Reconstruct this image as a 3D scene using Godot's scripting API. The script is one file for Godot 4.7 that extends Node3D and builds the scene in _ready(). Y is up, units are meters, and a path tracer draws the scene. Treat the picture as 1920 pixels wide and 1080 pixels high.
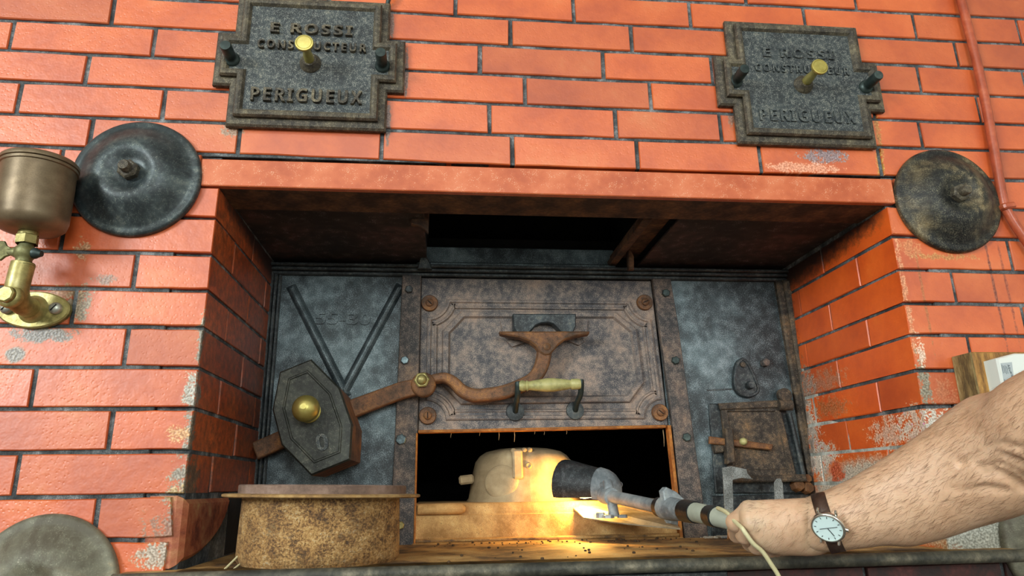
extends Node3D
# An old brick baking oven: the camera is the origin's height, x runs along the wall, the wall's face is z = 0.

var M := {}
var used := {}
const CAM := Vector3(0, 0, 1.103)

func _ready():
	# ---- camera, sky, lights, exposure
	var cam := Camera3D.new()
	cam.name = "camera"
	cam.position = CAM
	cam.rotation_degrees = Vector3(16.0415, -5.9545, -0.949)
	cam.fov = 45.12
	cam.near = 0.02
	add_child(cam)
	cam.current = true
	var env := Environment.new()
	env.background_mode = Environment.BG_COLOR
	env.background_color = Color(0.62, 0.7, 0.8)
	env.tonemap_mode = Environment.TONE_MAPPER_LINEAR
	env.tonemap_exposure = 1.0
	env.sdfgi_enabled = true
	env.ssao_enabled = true
	env.ssil_enabled = true
	var we := WorldEnvironment.new()
	we.name = "world_environment"
	we.environment = env
	add_child(we)
	var key := AreaLight3D.new()
	key.name = "window_daylight"
	key.area_size = Vector2(1.4, 1.0)
	key.light_color = Color(0.97, 1.0, 1.0)
	key.light_energy = 21.5
	key.area_range = 12.0
	key.shadow_enabled = true
	add_child(key)
	key.look_at_from_position(Vector3(-3.40, 1.25, 3.4), Vector3(0, 1.25, 3.4), Vector3.UP)
	var fill := AreaLight3D.new()  # added ceiling fill, no such lamp known
	fill.name = "added_ceiling_fill"
	fill.area_size = Vector2(1.1, 0.5)
	fill.light_color = Color(1.0, 0.97, 0.92)
	fill.light_energy = 1.5
	fill.area_range = 12.0
	fill.shadow_enabled = true
	add_child(fill)
	fill.look_at_from_position(Vector3(-0.6, 2.05, 2.6), Vector3(-0.6, 0, 2.6), Vector3.BACK)
	var front := AreaLight3D.new()  # added frontal fill from behind the camera, not a known window
	front.name = "added_front_fill"
	front.area_size = Vector2(1.6, 1.0)
	front.light_color = Color(0.97, 1.0, 1.0)
	front.light_energy = 8.5
	front.area_range = 14.0
	front.shadow_enabled = true
	add_child(front)
	front.look_at_from_position(Vector3(1.0, 0.95, 4.98), Vector3(1.0, 0.95, 0), Vector3.UP)
	materials()
	room()
	brick_walls()
	lintel_and_flue()
	facade()
	door()
	lever()
	hatch()
	hearth()
	ledge()
	nameplate("maker_plate", Vector3(-0.235, 0.725, 0), true, "black iron maker's plate with brass knob and clear raised letters, above the counterweight")
	nameplate("maker_plate", Vector3(0.667, 0.725, 0), false, "black cast iron maker's plate with brass knob and worn faint letters, beside the red pipe")
	tie_plate(Vector3(-0.501, 0.497, 0), 0, "round black domed iron tie plate on the brick wall, half behind the brass oil cup")
	tie_plate(Vector3(0.925, 0.496, 0), 1, "round pitted black and brown iron tie plate beside the red pipe")
	tie_plate(Vector3(-0.548, -0.128, 0), 2, "round dusty grey-brown iron tie plate with rusty edge, left of the rusty drum")
	tie_plate(Vector3(1.0, -0.1, 0), 3, "round green-grey iron tie plate mostly hidden under the elbow at the shelf end")
	oiler()
	drum()
	pipe()
	board()
	lamp()
	person()
	watch()
	cord()
	bracket_tool()
	debris()

# ---------------------------------------------------------------- helpers
func nm(called: String) -> String:
	var n: int = used.get(called, 0)
	used[called] = n + 1
	return called if n == 0 else "%s_%03d" % [called, n]

func st() -> SurfaceTool:
	var s := SurfaceTool.new()
	s.begin(Mesh.PRIMITIVE_TRIANGLES)
	s.set_smooth_group(-1)
	return s

func commit(s: SurfaceTool) -> ArrayMesh:
	s.generate_normals()
	return s.commit()

func thing(called: String, at: Vector3, label: String, category: String, group := "") -> Node3D:
	var o := Node3D.new()
	o.name = nm(called)
	o.position = at
	tag(o, label, category, group)
	add_child(o)
	return o

func tag(o: Node, label: String, category: String, group := "", kind := ""):
	if label != "": o.set_meta("label", label)
	if category != "": o.set_meta("category", category)
	if group != "": o.set_meta("group", group)
	if kind != "": o.set_meta("kind", kind)

func part(called: String, s, m: Material, parent: Node, at := Vector3.ZERO) -> MeshInstance3D:
	var o := MeshInstance3D.new()
	o.mesh = commit(s) if s is SurfaceTool else s
	o.material_override = m
	o.position = at
	if parent == self: o.name = nm(called)
	else: o.name = called
	parent.add_child(o, true)
	return o

func struct(called: String, s, m: Material) -> MeshInstance3D:
	var o := part(called, s, m, self)
	o.set_meta("kind", "structure")
	return o

# a, b, c, d run counter-clockwise seen from outside
func quad(s: SurfaceTool, a: Vector3, b: Vector3, c: Vector3, d: Vector3):
	tri(s, a, b, c)
	tri(s, a, c, d)

func tri(s: SurfaceTool, a: Vector3, b: Vector3, c: Vector3):
	if a.is_equal_approx(b) or b.is_equal_approx(c) or a.is_equal_approx(c): return
	s.add_vertex(a)
	s.add_vertex(c)
	s.add_vertex(b)

# a box with chamfered edges, turned by a basis
func box(s: SurfaceTool, c: Vector3, size: Vector3, b := 0.002, turn := Basis.IDENTITY):
	var h := size / 2
	b = min(b, min(h.x, min(h.y, h.z)) * 0.8)
	for ax in 3:
		var u := (ax + 1) % 3
		var v := (ax + 2) % 3
		for sg in [-1.0, 1.0]:
			var p := []
			for k in [[-1, -1], [1, -1], [1, 1], [-1, 1]]:
				var q := Vector3.ZERO
				q[ax] = h[ax] * sg
				q[u] = (h[u] - b) * k[0]
				q[v] = (h[v] - b) * k[1]
				p.append(c + turn * q)
			if sg > 0: quad(s, p[0], p[1], p[2], p[3])
			else: quad(s, p[3], p[2], p[1], p[0])
		for su in [-1.0, 1.0]:
			for sv in [-1.0, 1.0]:
				var q := []
				for k in [[-1, 0], [1, 0], [1, 1], [-1, 1]]:
					var e := Vector3.ZERO
					e[ax] = (h[ax] - b) * k[0]
					e[u] = h[u] * su if k[1] == 0 else (h[u] - b) * su
					e[v] = (h[v] - b) * sv if k[1] == 0 else h[v] * sv
					q.append(c + turn * e)
				if su * sv > 0: quad(s, q[0], q[3], q[2], q[1])
				else: quad(s, q[0], q[1], q[2], q[3])
	for sx in [-1.0, 1.0]:
		for sy in [-1.0, 1.0]:
			for sz in [-1.0, 1.0]:
				var p1 := c + turn * Vector3(h.x * sx, (h.y - b) * sy, (h.z - b) * sz)
				var p2 := c + turn * Vector3((h.x - b) * sx, h.y * sy, (h.z - b) * sz)
				var p3 := c + turn * Vector3((h.x - b) * sx, (h.y - b) * sy, h.z * sz)
				if sx * sy * sz > 0: tri(s, p1, p2, p3)
				else: tri(s, p1, p3, p2)

func ccw(p: PackedVector2Array) -> PackedVector2Array:
	if Geometry2D.is_polygon_clockwise(p):
		p = p.duplicate()
		p.reverse()
	return p

func inset(p: PackedVector2Array, d: float) -> PackedVector2Array:
	var r := PackedVector2Array()
	var n := p.size()
	for i in n:
		var a := p[(i + n - 1) % n]
		var b := p[i]
		var c := p[(i + 1) % n]
		var e1 := (b - a).normalized()
		var e2 := (c - b).normalized()
		var n1 := Vector2(-e1.y, e1.x)
		var n2 := Vector2(-e2.y, e2.x)
		var m := (n1 + n2)
		var k: float = max(0.25, (1.0 + n1.dot(n2)))
		r.append(b + m / k * d)
	return r

# a polygon that climbs in steps: loops of [inset, z]; the last one is closed by a cap, the first one too if bottom
func terrace(s: SurfaceTool, poly: PackedVector2Array, loops: Array, cap := true, bottom := false, xf := Transform3D.IDENTITY):
	var p := ccw(poly)
	var n := p.size()
	var prev := PackedVector3Array()
	for k in loops.size():
		var q := inset(p, loops[k][0])
		var cur := PackedVector3Array()
		for v in q: cur.append(xf * Vector3(v.x, v.y, loops[k][1]))
		if k > 0:
			for i in n:
				var j := (i + 1) % n
				quad(s, prev[i], prev[j], cur[j], cur[i])
		if (k == loops.size() - 1 and cap) or (k == 0 and bottom):
			var t := Geometry2D.triangulate_polygon(q)
			if t.is_empty(): t = Geometry2D.triangulate_polygon(p)
			if t.is_empty(): push_warning("uncapped")
			for i in range(0, t.size(), 3):
				var a := cur[t[i]]
				var b := cur[t[i + 1]]
				var c := cur[t[i + 2]]
				var up: bool = (p[t[i + 1]] - p[t[i]]).cross(p[t[i + 2]] - p[t[i]]) > 0
				if k == 0: up = not up
				if up: tri(s, a, b, c)
				else: tri(s, a, c, b)
		prev = cur

func slab(s: SurfaceTool, poly: PackedVector2Array, z0: float, z1: float, b := 0.002, xf := Transform3D.IDENTITY):
	terrace(s, poly, [[0.0, z0], [0.0, z1 - b], [b, z1]], true, true, xf)

func basis_along(d: Vector3) -> Basis:   # z axis along d
	var z := d.normalized()
	var x := Vector3.UP.cross(z)
	if x.length() < 0.05: x = Vector3.RIGHT.cross(z)
	x = x.normalized()
	return Basis(x, z.cross(x), z)

# profile of (radius, height along the axis), bottom to top
func lathe(s: SurfaceTool, prof: Array, at: Vector3, axis: Vector3, n := 32, sharp := 50.0, a0 := 0.0, a1 := TAU):
	var bz := basis_along(axis)
	var g := 0
	for k in prof.size() - 1:
		if k > 0:
			var d0: Vector2 = prof[k] - prof[k - 1]
			var d1: Vector2 = prof[k + 1] - prof[k]
			if abs(rad_to_deg(d0.angle_to(d1))) > sharp: g += 1
		s.set_smooth_group(g)
		for i in n:
			var t0 := a0 + (a1 - a0) * i / n
			var t1 := a0 + (a1 - a0) * (i + 1) / n
			var p0: Vector2 = prof[k]
			var p1: Vector2 = prof[k + 1]
			var f := func(p: Vector2, t: float) -> Vector3: return at + bz * Vector3(cos(t) * p.x, sin(t) * p.x, p.y)
			quad(s, f.call(p0, t0), f.call(p0, t1), f.call(p1, t1), f.call(p1, t0))
	s.set_smooth_group(-1)

func tube(s: SurfaceTool, pts: Array, rad, n := 12, caps := true):
	var rings := []
	var up := Vector3.ZERO
	for i in pts.size():
		var d: Vector3
		if i == 0: d = pts[1] - pts[0]
		elif i == pts.size() - 1: d = pts[i] - pts[i - 1]
		else: d = (pts[i + 1] - pts[i]).normalized() + (pts[i] - pts[i - 1]).normalized()
		d = d.normalized()
		if up == Vector3.ZERO: up = basis_along(d).x
		up = (up - d * up.dot(d)).normalized()
		var w := d.cross(up)
		var ring := PackedVector3Array()
		var r: float = rad[i] if rad is Array else rad
		for k in n:
			var t := TAU * k / n
			ring.append(pts[i] + (up * cos(t) + w * sin(t)) * r)
		rings.append(ring)
	s.set_smooth_group(7)
	for i in rings.size() - 1:
		for k in n:
			var j := (k + 1) % n
			quad(s, rings[i][k], rings[i][j], rings[i + 1][j], rings[i + 1][k])
	s.set_smooth_group(-1)
	if caps:
		for k in range(1, n - 1):
			tri(s, rings[0][0], rings[0][k + 1], rings[0][k])
			tri(s, rings[-1][0], rings[-1][k], rings[-1][k + 1])

func curve(pts: Array, per := 6) -> Array:   # Catmull-Rom through the points
	var r := []
	for i in pts.size() - 1:
		var p0 = pts[max(i - 1, 0)]
		var p3 = pts[min(i + 2, pts.size() - 1)]
		for k in per: r.append(pts[i].cubic_interpolate(pts[i + 1], p0, p3, float(k) / per))
	r.append(pts[-1])
	return r

# a hexagon-headed bolt looking along axis
func bolt(s: SurfaceTool, at: Vector3, r: float, h: float, axis := Vector3(0, 0, 1), turn := 0.3, sides := 6):
	var bz := basis_along(axis).rotated(axis.normalized(), turn)
	var p := PackedVector2Array()
	for k in sides: p.append(Vector2.from_angle(TAU * k / sides) * r)
	terrace(s, p, [[0.0, 0.0], [0.0, h * 0.8], [r * 0.14, h]], true, false, Transform3D(bz, at))

func letters(text: String, font: Font, height: float, width: float, depth: float, spacing := 0) -> Mesh:
	var fv := FontVariation.new()
	fv.base_font = font
	fv.spacing_glyph = spacing
	var t := TextMesh.new()
	t.text = text
	t.font = fv
	t.font_size = 64
	t.pixel_size = 0.001
	t.depth = depth
	t.curve_step = 2.0
	var a := t.get_aabb()
	var arr := t.surface_get_arrays(0)
	var m := ArrayMesh.new()
	var v: PackedVector3Array = arr[Mesh.ARRAY_VERTEX]
	var c := a.get_center()
	var k := Vector3(width / a.size.x, height / a.size.y, 1)
	for i in v.size(): v[i] = (v[i] - c) * k
	arr[Mesh.ARRAY_VERTEX] = v
	arr[Mesh.ARRAY_TANGENT] = null
	m.add_surface_from_arrays(Mesh.PRIMITIVE_TRIANGLES, arr)
	return m

func font_of(n: String, bold := 700) -> SystemFont:
	var f := SystemFont.new()
	f.font_names = PackedStringArray([n])
	f.font_weight = bold
	return f

# ---------------------------------------------------------------- materials
func noise_img(w: int, h: int, freq: float, seed_: int, oct := 4, seamless := true, kind := FastNoiseLite.TYPE_SIMPLEX_SMOOTH) -> PackedByteArray:
	var n := FastNoiseLite.new()
	n.noise_type = kind
	n.seed = seed_
	n.frequency = freq
	n.fractal_octaves = oct
	var im: Image = n.get_seamless_image(w, h) if seamless else n.get_image(w, h)
	return im.get_data()

func ramp(stops: Array) -> PackedColorArray:   # stops: [at, Color]
	var r := PackedColorArray()
	for i in 256:
		var t := i / 255.0
		var c: Color = stops[0][1]
		for k in stops.size() - 1:
			if t >= stops[k][0]: c = stops[k][1].lerp(stops[k + 1][1], clamp((t - stops[k][0]) / (stops[k + 1][0] - stops[k][0]), 0, 1))
		r.append(c)
	return r

# a worn surface: broad tone from a colour ramp, a fine grain, and specks of another colour
func surf(called: String, stops: Array, o := {}) -> StandardMaterial3D:
	var N: int = o.get("size", 512)
	var sd: int = o.get("seed", hash(called) % 1000)
	var f: float = o.get("freq", 0.012)
	var a := noise_img(N, N, f, sd, 4)
	var b := noise_img(N, N, f * 6.0, sd + 1, 3)
	var c := noise_img(N, N, 0.33, sd + 2, 2)
	var lut := ramp(stops)
	var wa: float = o.get("broad", 0.55)
	var wb: float = o.get("mid", 0.27)
	var wc: float = o.get("fine", 0.18)
	var thr: int = int(255 * o.get("speck_at", 2.0))
	var spc: Color = o.get("speck", Color(0.7, 0.7, 0.7))
	var sps: float = o.get("speck_mix", 0.6)
	var spread: float = o.get("spread", 1.6)
	var px := PackedByteArray()
	px.resize(N * N * 3)
	var hp := PackedByteArray()
	hp.resize(N * N)
	for i in N * N:
		var v := (a[i] * wa + b[i] * wb + c[i] * wc - 127.5) * spread + 127.5
		var q := clampi(int(v), 0, 255)
		var col := lut[q]
		if c[i] + b[i] * 0.5 - 64 > thr: col = col.lerp(spc, sps)
		px[i * 3] = int(clampf(col.r, 0, 1) * 255)
		px[i * 3 + 1] = int(clampf(col.g, 0, 1) * 255)
		px[i * 3 + 2] = int(clampf(col.b, 0, 1) * 255)
		hp[i] = clampi(int(b[i] * 0.6 + c[i] * 0.4), 0, 255)
	var m := StandardMaterial3D.new()
	m.resource_name = called
	m.albedo_texture = ImageTexture.create_from_image(Image.create_from_data(N, N, false, Image.FORMAT_RGB8, px))
	m.uv1_triplanar = true
	m.uv1_world_triplanar = o.get("world", true)
	m.uv1_scale = Vector3.ONE * o.get("scale", 2.5)
	m.roughness = o.get("rough", 0.7)
	m.metallic = o.get("metal", 0.0)
	m.metallic_specular = o.get("spec", 0.5)
	if o.get("bump", 0.05) > 0:
		m.heightmap_enabled = true
		var rk := "relief_%d" % int(f * 150)
		if not M.has(rk): M[rk] = ImageTexture.create_from_image(Image.create_from_data(N, N, false, Image.FORMAT_L8, hp))
		m.heightmap_texture = M[rk]
		m.heightmap_scale = o.get("bump", 0.05)
	M[called] = m
	return m

func plain(called: String, c: Color, rough := 0.6, metal := 0.0) -> StandardMaterial3D:
	var m := StandardMaterial3D.new()
	m.resource_name = called
	m.albedo_color = c
	m.roughness = rough
	m.metallic = metal
	M[called] = m
	return m

func C(h: String) -> Color: return Color(h)

func materials():
	surf("iron_black", [[0.2, C("1b2022")], [0.5, C("2b3236")], [0.75, C("434b4d")], [1.0, C("5a5a52")]], {"rough": 0.5, "metal": 0.25, "bump": 0.04, "speck_at": 0.74, "speck": C("9a978a"), "speck_mix": 0.45})
	surf("iron_plate", [[0.15, C("20282b")], [0.42, C("353f43")], [0.68, C("536368")], [1.0, C("86979d")]], {"rough": 0.42, "metal": 0.3, "bump": 0.03, "freq": 0.004, "broad": 0.5, "mid": 0.18, "fine": 0.32, "spread": 1.6, "speck_at": 0.66, "speck": C("98a4a8"), "speck_mix": 0.55})
	surf("iron_pitted", [[0.2, C("22282b")], [0.5, C("30383b")], [0.75, C("434a4a")], [1.0, C("5c5c50")]], {"rough": 0.55, "metal": 0.15, "bump": 0.12, "broad": 0.4, "fine": 0.33, "speck_at": 0.64, "speck": C("98968a"), "speck_mix": 0.65})
	surf("tie_black", [[0.2, C("1d2426")], [0.5, C("30393c")], [0.75, C("4a5556")], [1.0, C("6b716c")]], {"rough": 0.42, "metal": 0.35, "bump": 0.03, "speck_at": 0.78, "speck": C("a5a38f"), "speck_mix": 0.45})
	surf("tie_pitted", [[0.2, C("0e1011")], [0.45, C("1b1d1b")], [0.62, C("2b2a22")], [0.8, C("514630")], [1.0, C("7d6c4b")]], {"rough": 0.52, "metal": 0.2, "bump": 0.12, "freq": 0.007, "spread": 2.0, "speck_at": 0.68, "speck": C("9a947a"), "speck_mix": 0.6})
	surf("tie_grey", [[0.2, C("4a4436")], [0.5, C("6b6a5a")], [0.75, C("83826f")], [1.0, C("9a8a68")]], {"rough": 0.6, "metal": 0.1, "bump": 0.04, "freq": 0.007, "speck_at": 0.86, "speck": C("c0bca8"), "speck_mix": 0.5})
	surf("brass_verdigris", [[0.2, C("4c4a2c")], [0.5, C("6f6d44")], [0.8, C("8d8f6c")], [1.0, C("9fae9c")]], {"rough": 0.5, "metal": 0.5, "bump": 0.03})
	surf("tin_bright", [[0.2, C("6b6350")], [0.6, C("8f8772")], [1.0, C("aaa28e")]], {"rough": 0.5, "metal": 0.2, "bump": 0.03})
	surf("weight", [[0.2, C("1d201c")], [0.5, C("2c2f2a")], [0.75, C("3f423a")], [1.0, C("555448")]], {"rough": 0.5, "metal": 0.25, "bump": 0.05, "speck_at": 0.76, "speck": C("8f8f80"), "speck_mix": 0.4})
	surf("iron_border", [[0.2, C("2a2620")], [0.5, C("453f34")], [0.75, C("5e5643")], [1.0, C("7d7358")]], {"rough": 0.65, "metal": 0.1, "bump": 0.14, "broad": 0.4, "fine": 0.35, "spread": 1.8, "speck_at": 0.7, "speck": C("968f7c"), "speck_mix": 0.5})
	surf("iron_rust", [[0.2, C("38383a")], [0.42, C("504a47")], [0.62, C("685b54")], [0.8, C("806a5a")], [1.0, C("97775b")]], {"rough": 0.75, "metal": 0.05, "bump": 0.12, "freq": 0.008, "broad": 0.36, "mid": 0.24, "fine": 0.4, "spread": 1.9, "speck_at": 0.66, "speck": C("a59a8c"), "speck_mix": 0.5})
	surf("door_iron", [[0.2, C("424348")], [0.42, C("615d5d")], [0.6, C("7f746d")], [0.8, C("978274")], [1.0, C("ab8e78")]], {"rough": 0.68, "metal": 0.1, "bump": 0.12, "freq": 0.007, "broad": 0.38, "mid": 0.22, "fine": 0.4, "spread": 1.9, "speck_at": 0.66, "speck": C("aea294"), "speck_mix": 0.5})
	surf("lever_iron", [[0.2, C("42301f")], [0.5, C("6e4b33")], [0.75, C("8f6138")], [1.0, C("b07a3c")]], {"rough": 0.65, "metal": 0.15, "bump": 0.1, "broad": 0.4, "fine": 0.35, "spread": 1.9, "speck_at": 0.74, "speck": C("33302c"), "speck_mix": 0.6})
	surf("rust_orange", [[0.2, C("7a4a20")], [0.6, C("a8692c")], [1.0, C("cf9a4a")]], {"rough": 0.8, "bump": 0.06})
	surf("drum_rust", [[0.15, C("33261b")], [0.36, C("624528")], [0.52, C("8f6a3c")], [0.70, C("ad8a55")], [0.86, C("bb9f70")], [1.0, C("a5a49c")]], {"rough": 0.85, "bump": 0.3, "freq": 0.022, "broad": 0.34, "mid": 0.33, "fine": 0.33, "spread": 1.9})
	surf("flange_rust", [[0.2, C("6a4f30")], [0.6, C("9c7a48")], [1.0, C("c0a878")]], {"rough": 0.85, "bump": 0.08})
	surf("collar_iron", [[0.2, C("5a483e")], [0.6, C("7d6658")], [1.0, C("98837a")]], {"rough": 0.8, "bump": 0.05})
	surf("soot", [[0.2, C("0a0a0a")], [0.6, C("141312")], [1.0, C("211d1a")]], {"rough": 0.95, "bump": 0.05})  # real soot, and the black that stands in for shaded gaps
	surf("soot_red", [[0.2, C("1d1816")], [0.5, C("2e2522")], [0.75, C("43302c")], [1.0, C("523a33")]], {"rough": 0.8, "bump": 0.05, "freq": 0.004, "speck_at": 0.85})
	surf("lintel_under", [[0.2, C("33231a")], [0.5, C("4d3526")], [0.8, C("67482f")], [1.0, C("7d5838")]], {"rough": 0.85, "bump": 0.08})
	surf("hearth_dust", [[0.2, C("967242")], [0.5, C("b58f5a")], [0.8, C("cba76c")], [1.0, C("d8bc88")]], {"rough": 0.85, "bump": 0.06, "speck_at": 0.8, "speck": C("5a3d1e")})
	surf("dome_dust", [[0.2, C("857355")], [0.5, C("a08d6d")], [0.8, C("b6a27d")], [1.0, C("c6b592")]], {"rough": 0.9, "bump": 0.1, "freq": 0.006})
	surf("ledge_iron", [[0.2, C("54402a")], [0.42, C("8c693c")], [0.62, C("b08a50")], [0.85, C("be9c64")], [1.0, C("c4ae82")]], {"rough": 0.7, "bump": 0.05, "freq": 0.006, "speck_at": 0.8, "speck": C("2a221a")})
	surf("ledge_edge", [[0.2, C("2c2d28")], [0.5, C("4b4a40")], [0.8, C("6d6858")], [1.0, C("8a8370")]], {"rough": 0.6, "metal": 0.2, "bump": 0.1})
	surf("brass", [[0.2, C("a3954c")], [0.5, C("c0b466")], [1.0, C("d8cf92")]], {"rough": 0.34, "metal": 0.75, "bump": 0.01, "spread": 1.0})
	surf("brass_dull", [[0.2, C("6b6438")], [0.5, C("968b55")], [0.8, C("b0a66e")], [1.0, C("c4ba8c")]], {"rough": 0.42, "metal": 0.5, "bump": 0.03})
	surf("bronze", [[0.2, C("5a4c38")], [0.5, C("776750")], [0.8, C("8e7f66")], [1.0, C("a29479")]], {"rough": 0.42, "metal": 0.5, "bump": 0.015, "freq": 0.006, "spread": 1.3})
	surf("bolt_blue", [[0.2, C("3c474a")], [0.6, C("6d8086")], [1.0, C("a9bcc0")]], {"rough": 0.45, "metal": 0.6, "bump": 0.02})
	surf("bolt_dark", [[0.2, C("1f2a2a")], [0.6, C("34413f")], [1.0, C("52605c")]], {"rough": 0.45, "metal": 0.5, "bump": 0.02})
	surf("bolt_zinc", [[0.2, C("84887e")], [0.6, C("aeb2a6")], [1.0, C("d2d4c8")]], {"rough": 0.4, "metal": 0.7, "bump": 0.02})
	surf("handle_cream", [[0.2, C("7d7d50")], [0.5, C("a9a56a")], [1.0, C("c6c088")]], {"rough": 0.45, "bump": 0.03})
	surf("galvanised", [[0.2, C("7c858a")], [0.5, C("a2abae")], [1.0, C("c8cccc")]], {"rough": 0.5, "metal": 0.35, "bump": 0.03})
	surf("lamp_cast", [[0.2, C("5f676c")], [0.5, C("8e979b")], [0.8, C("aab0b0")], [1.0, C("b89a70")]], {"rough": 0.65, "metal": 0.2, "bump": 0.12})
	surf("hood_black", [[0.3, C("1c2022")], [0.6, C("2a2f32")], [0.8, C("42484a")], [1.0, C("74787a")]], {"rough": 0.5, "metal": 0.2, "bump": 0.03, "speck_at": 0.74, "speck": C("8f979a"), "speck_mix": 0.5})
	surf("tin_chipped", [[0.2, C("5d6160")], [0.5, C("8d9391")], [0.8, C("b9c0c2")], [1.0, C("dfe6ea")]], {"rough": 0.6, "bump": 0.05, "fine": 0.4, "broad": 0.35, "speck_at": 0.66, "speck": C("2e2f2c"), "speck_mix": 0.8})
	surf("tape", [[0.2, C("101214")], [1.0, C("24282a")]], {"rough": 0.28, "bump": 0.04})
	surf("grip_grey", [[0.2, C("8d9284")], [1.0, C("b4b8a8")]], {"rough": 0.6, "bump": 0.02, "spread": 0.8})
	surf("cable_cream", [[0.2, C("b9b288")], [1.0, C("d6d0aa")]], {"rough": 0.5, "bump": 0.0})
	surf("pipe_red", [[0.2, C("8f3f26")], [0.6, C("a84e30")], [1.0, C("bf6a46")]], {"rough": 0.35, "bump": 0.03})
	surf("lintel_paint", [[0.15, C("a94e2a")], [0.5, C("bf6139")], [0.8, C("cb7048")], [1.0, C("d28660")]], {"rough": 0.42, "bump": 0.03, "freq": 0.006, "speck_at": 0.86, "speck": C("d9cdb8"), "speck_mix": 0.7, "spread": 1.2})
	surf("mortar", [[0.2, C("25292b")], [0.5, C("3b4144")], [0.8, C("5d6365")], [1.0, C("84888a")]], {"rough": 0.85, "bump": 0.15, "fine": 0.35})
	surf("plaster_worn", [[0.2, C("6f6a5c")], [0.5, C("9a9888")], [0.8, C("b9bbb0")], [1.0, C("a8603f")]], {"rough": 0.9, "bump": 0.2})
	surf("worn_base", [[0.2, C("6a3526")], [0.45, C("9a5236")], [0.65, C("a86a48")], [0.85, C("b58a5c")], [1.0, C("c4a472")]], {"rough": 0.6, "bump": 0.08, "freq": 0.008})
	surf("wood_board", [[0.2, C("6b4a22")], [0.5, C("966b33")], [0.8, C("b08442")], [1.0, C("c09a5c")]], {"rough": 0.7, "bump": 0.05})
	M.wood_board.uv1_scale = Vector3(9, 1.6, 9)
	surf("wood_side", [[0.2, C("57472a")], [0.5, C("7d693f")], [0.8, C("958256")], [1.0, C("aea07a")]], {"rough": 0.85, "bump": 0.12})
	M.wood_side.uv1_scale = Vector3(7, 1.6, 7)
	surf("skin", [[0.2, C("b08a6a")], [0.5, C("c7a283")], [0.8, C("d6b598")], [1.0, C("cf9f8c")]], {"rough": 0.5, "bump": 0.05, "freq": 0.008, "spread": 1.1, "speck_at": 0.9, "speck": C("a06a50"), "speck_mix": 0.4})
	M.skin.subsurf_scatter_enabled = true
	M.skin.subsurf_scatter_strength = 0.15
	surf("under_brick", [[0.2, C("241414")], [0.5, C("3d1d1a")], [0.8, C("552522")], [1.0, C("6a3a36")]], {"rough": 0.6, "bump": 0.05})  # brick below the shelf, the overhang's shade painted into its colour
	surf("hatch_rust", [[0.2, C("28241f")], [0.45, C("403830")], [0.65, C("5a4c3c")], [0.85, C("775d40")], [1.0, C("906a42")]], {"rough": 0.75, "metal": 0.05, "bump": 0.14, "freq": 0.01, "broad": 0.4, "mid": 0.26, "fine": 0.34, "spread": 1.9, "speck_at": 0.72, "speck": C("8f8474"), "speck_mix": 0.45})
	surf("salt_mortar", [[0.2, C("858880")], [0.5, C("a9ada5")], [0.8, C("c4c9c2")], [1.0, C("d6dad4")]], {"rough": 0.9, "bump": 0.15})
	plain("sleeve", C("3c4654"), 0.9)
	plain("hair", C("6d5036"), 0.6)
	surf("leather", [[0.2, C("2c1d16")], [1.0, C("4d362a")]], {"rough": 0.5, "bump": 0.05})
	plain("steel", C("c9c6bd"), 0.22, 0.95)
	plain("dial_white", C("cfe6e6"), 0.3)
	plain("dial_ink", C("2a3438"), 0.5)
	plain("white_plastic", C("d8ded8"), 0.4)
	plain("label_grey", C("a9b2b4"), 0.7)
	plain("label_ink", C("5d686c"), 0.7)
	surf("crumb", [[0.2, C("2c2116")], [1.0, C("5c452a")]], {"rough": 0.9, "bump": 0.1})
	surf("ash", [[0.2, C("a8a498")], [1.0, C("d4d0c4")]], {"rough": 0.9, "bump": 0.1})
	plain("wall_white", C("cfccc4"), 0.85)
	plain("ceiling_white", C("d2d0ca"), 0.9)
	plain("floor_tile", C("5e574d"), 0.6)
	plain("frame_white", C("d0cfc8"), 0.5)
	var g := plain("pane_glow", C("f2f4f2"), 0.4)
	g.emission_enabled = true
	g.emission = C("fdfbf4")
	g.emission_energy_multiplier = 1.5
	var b := plain("bulb_glow", C("fff2d0"), 0.4)
	b.emission_enabled = true
	b.emission = C("ffd68a")
	b.emission_energy_multiplier = 14.0
	wall_texture()

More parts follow.
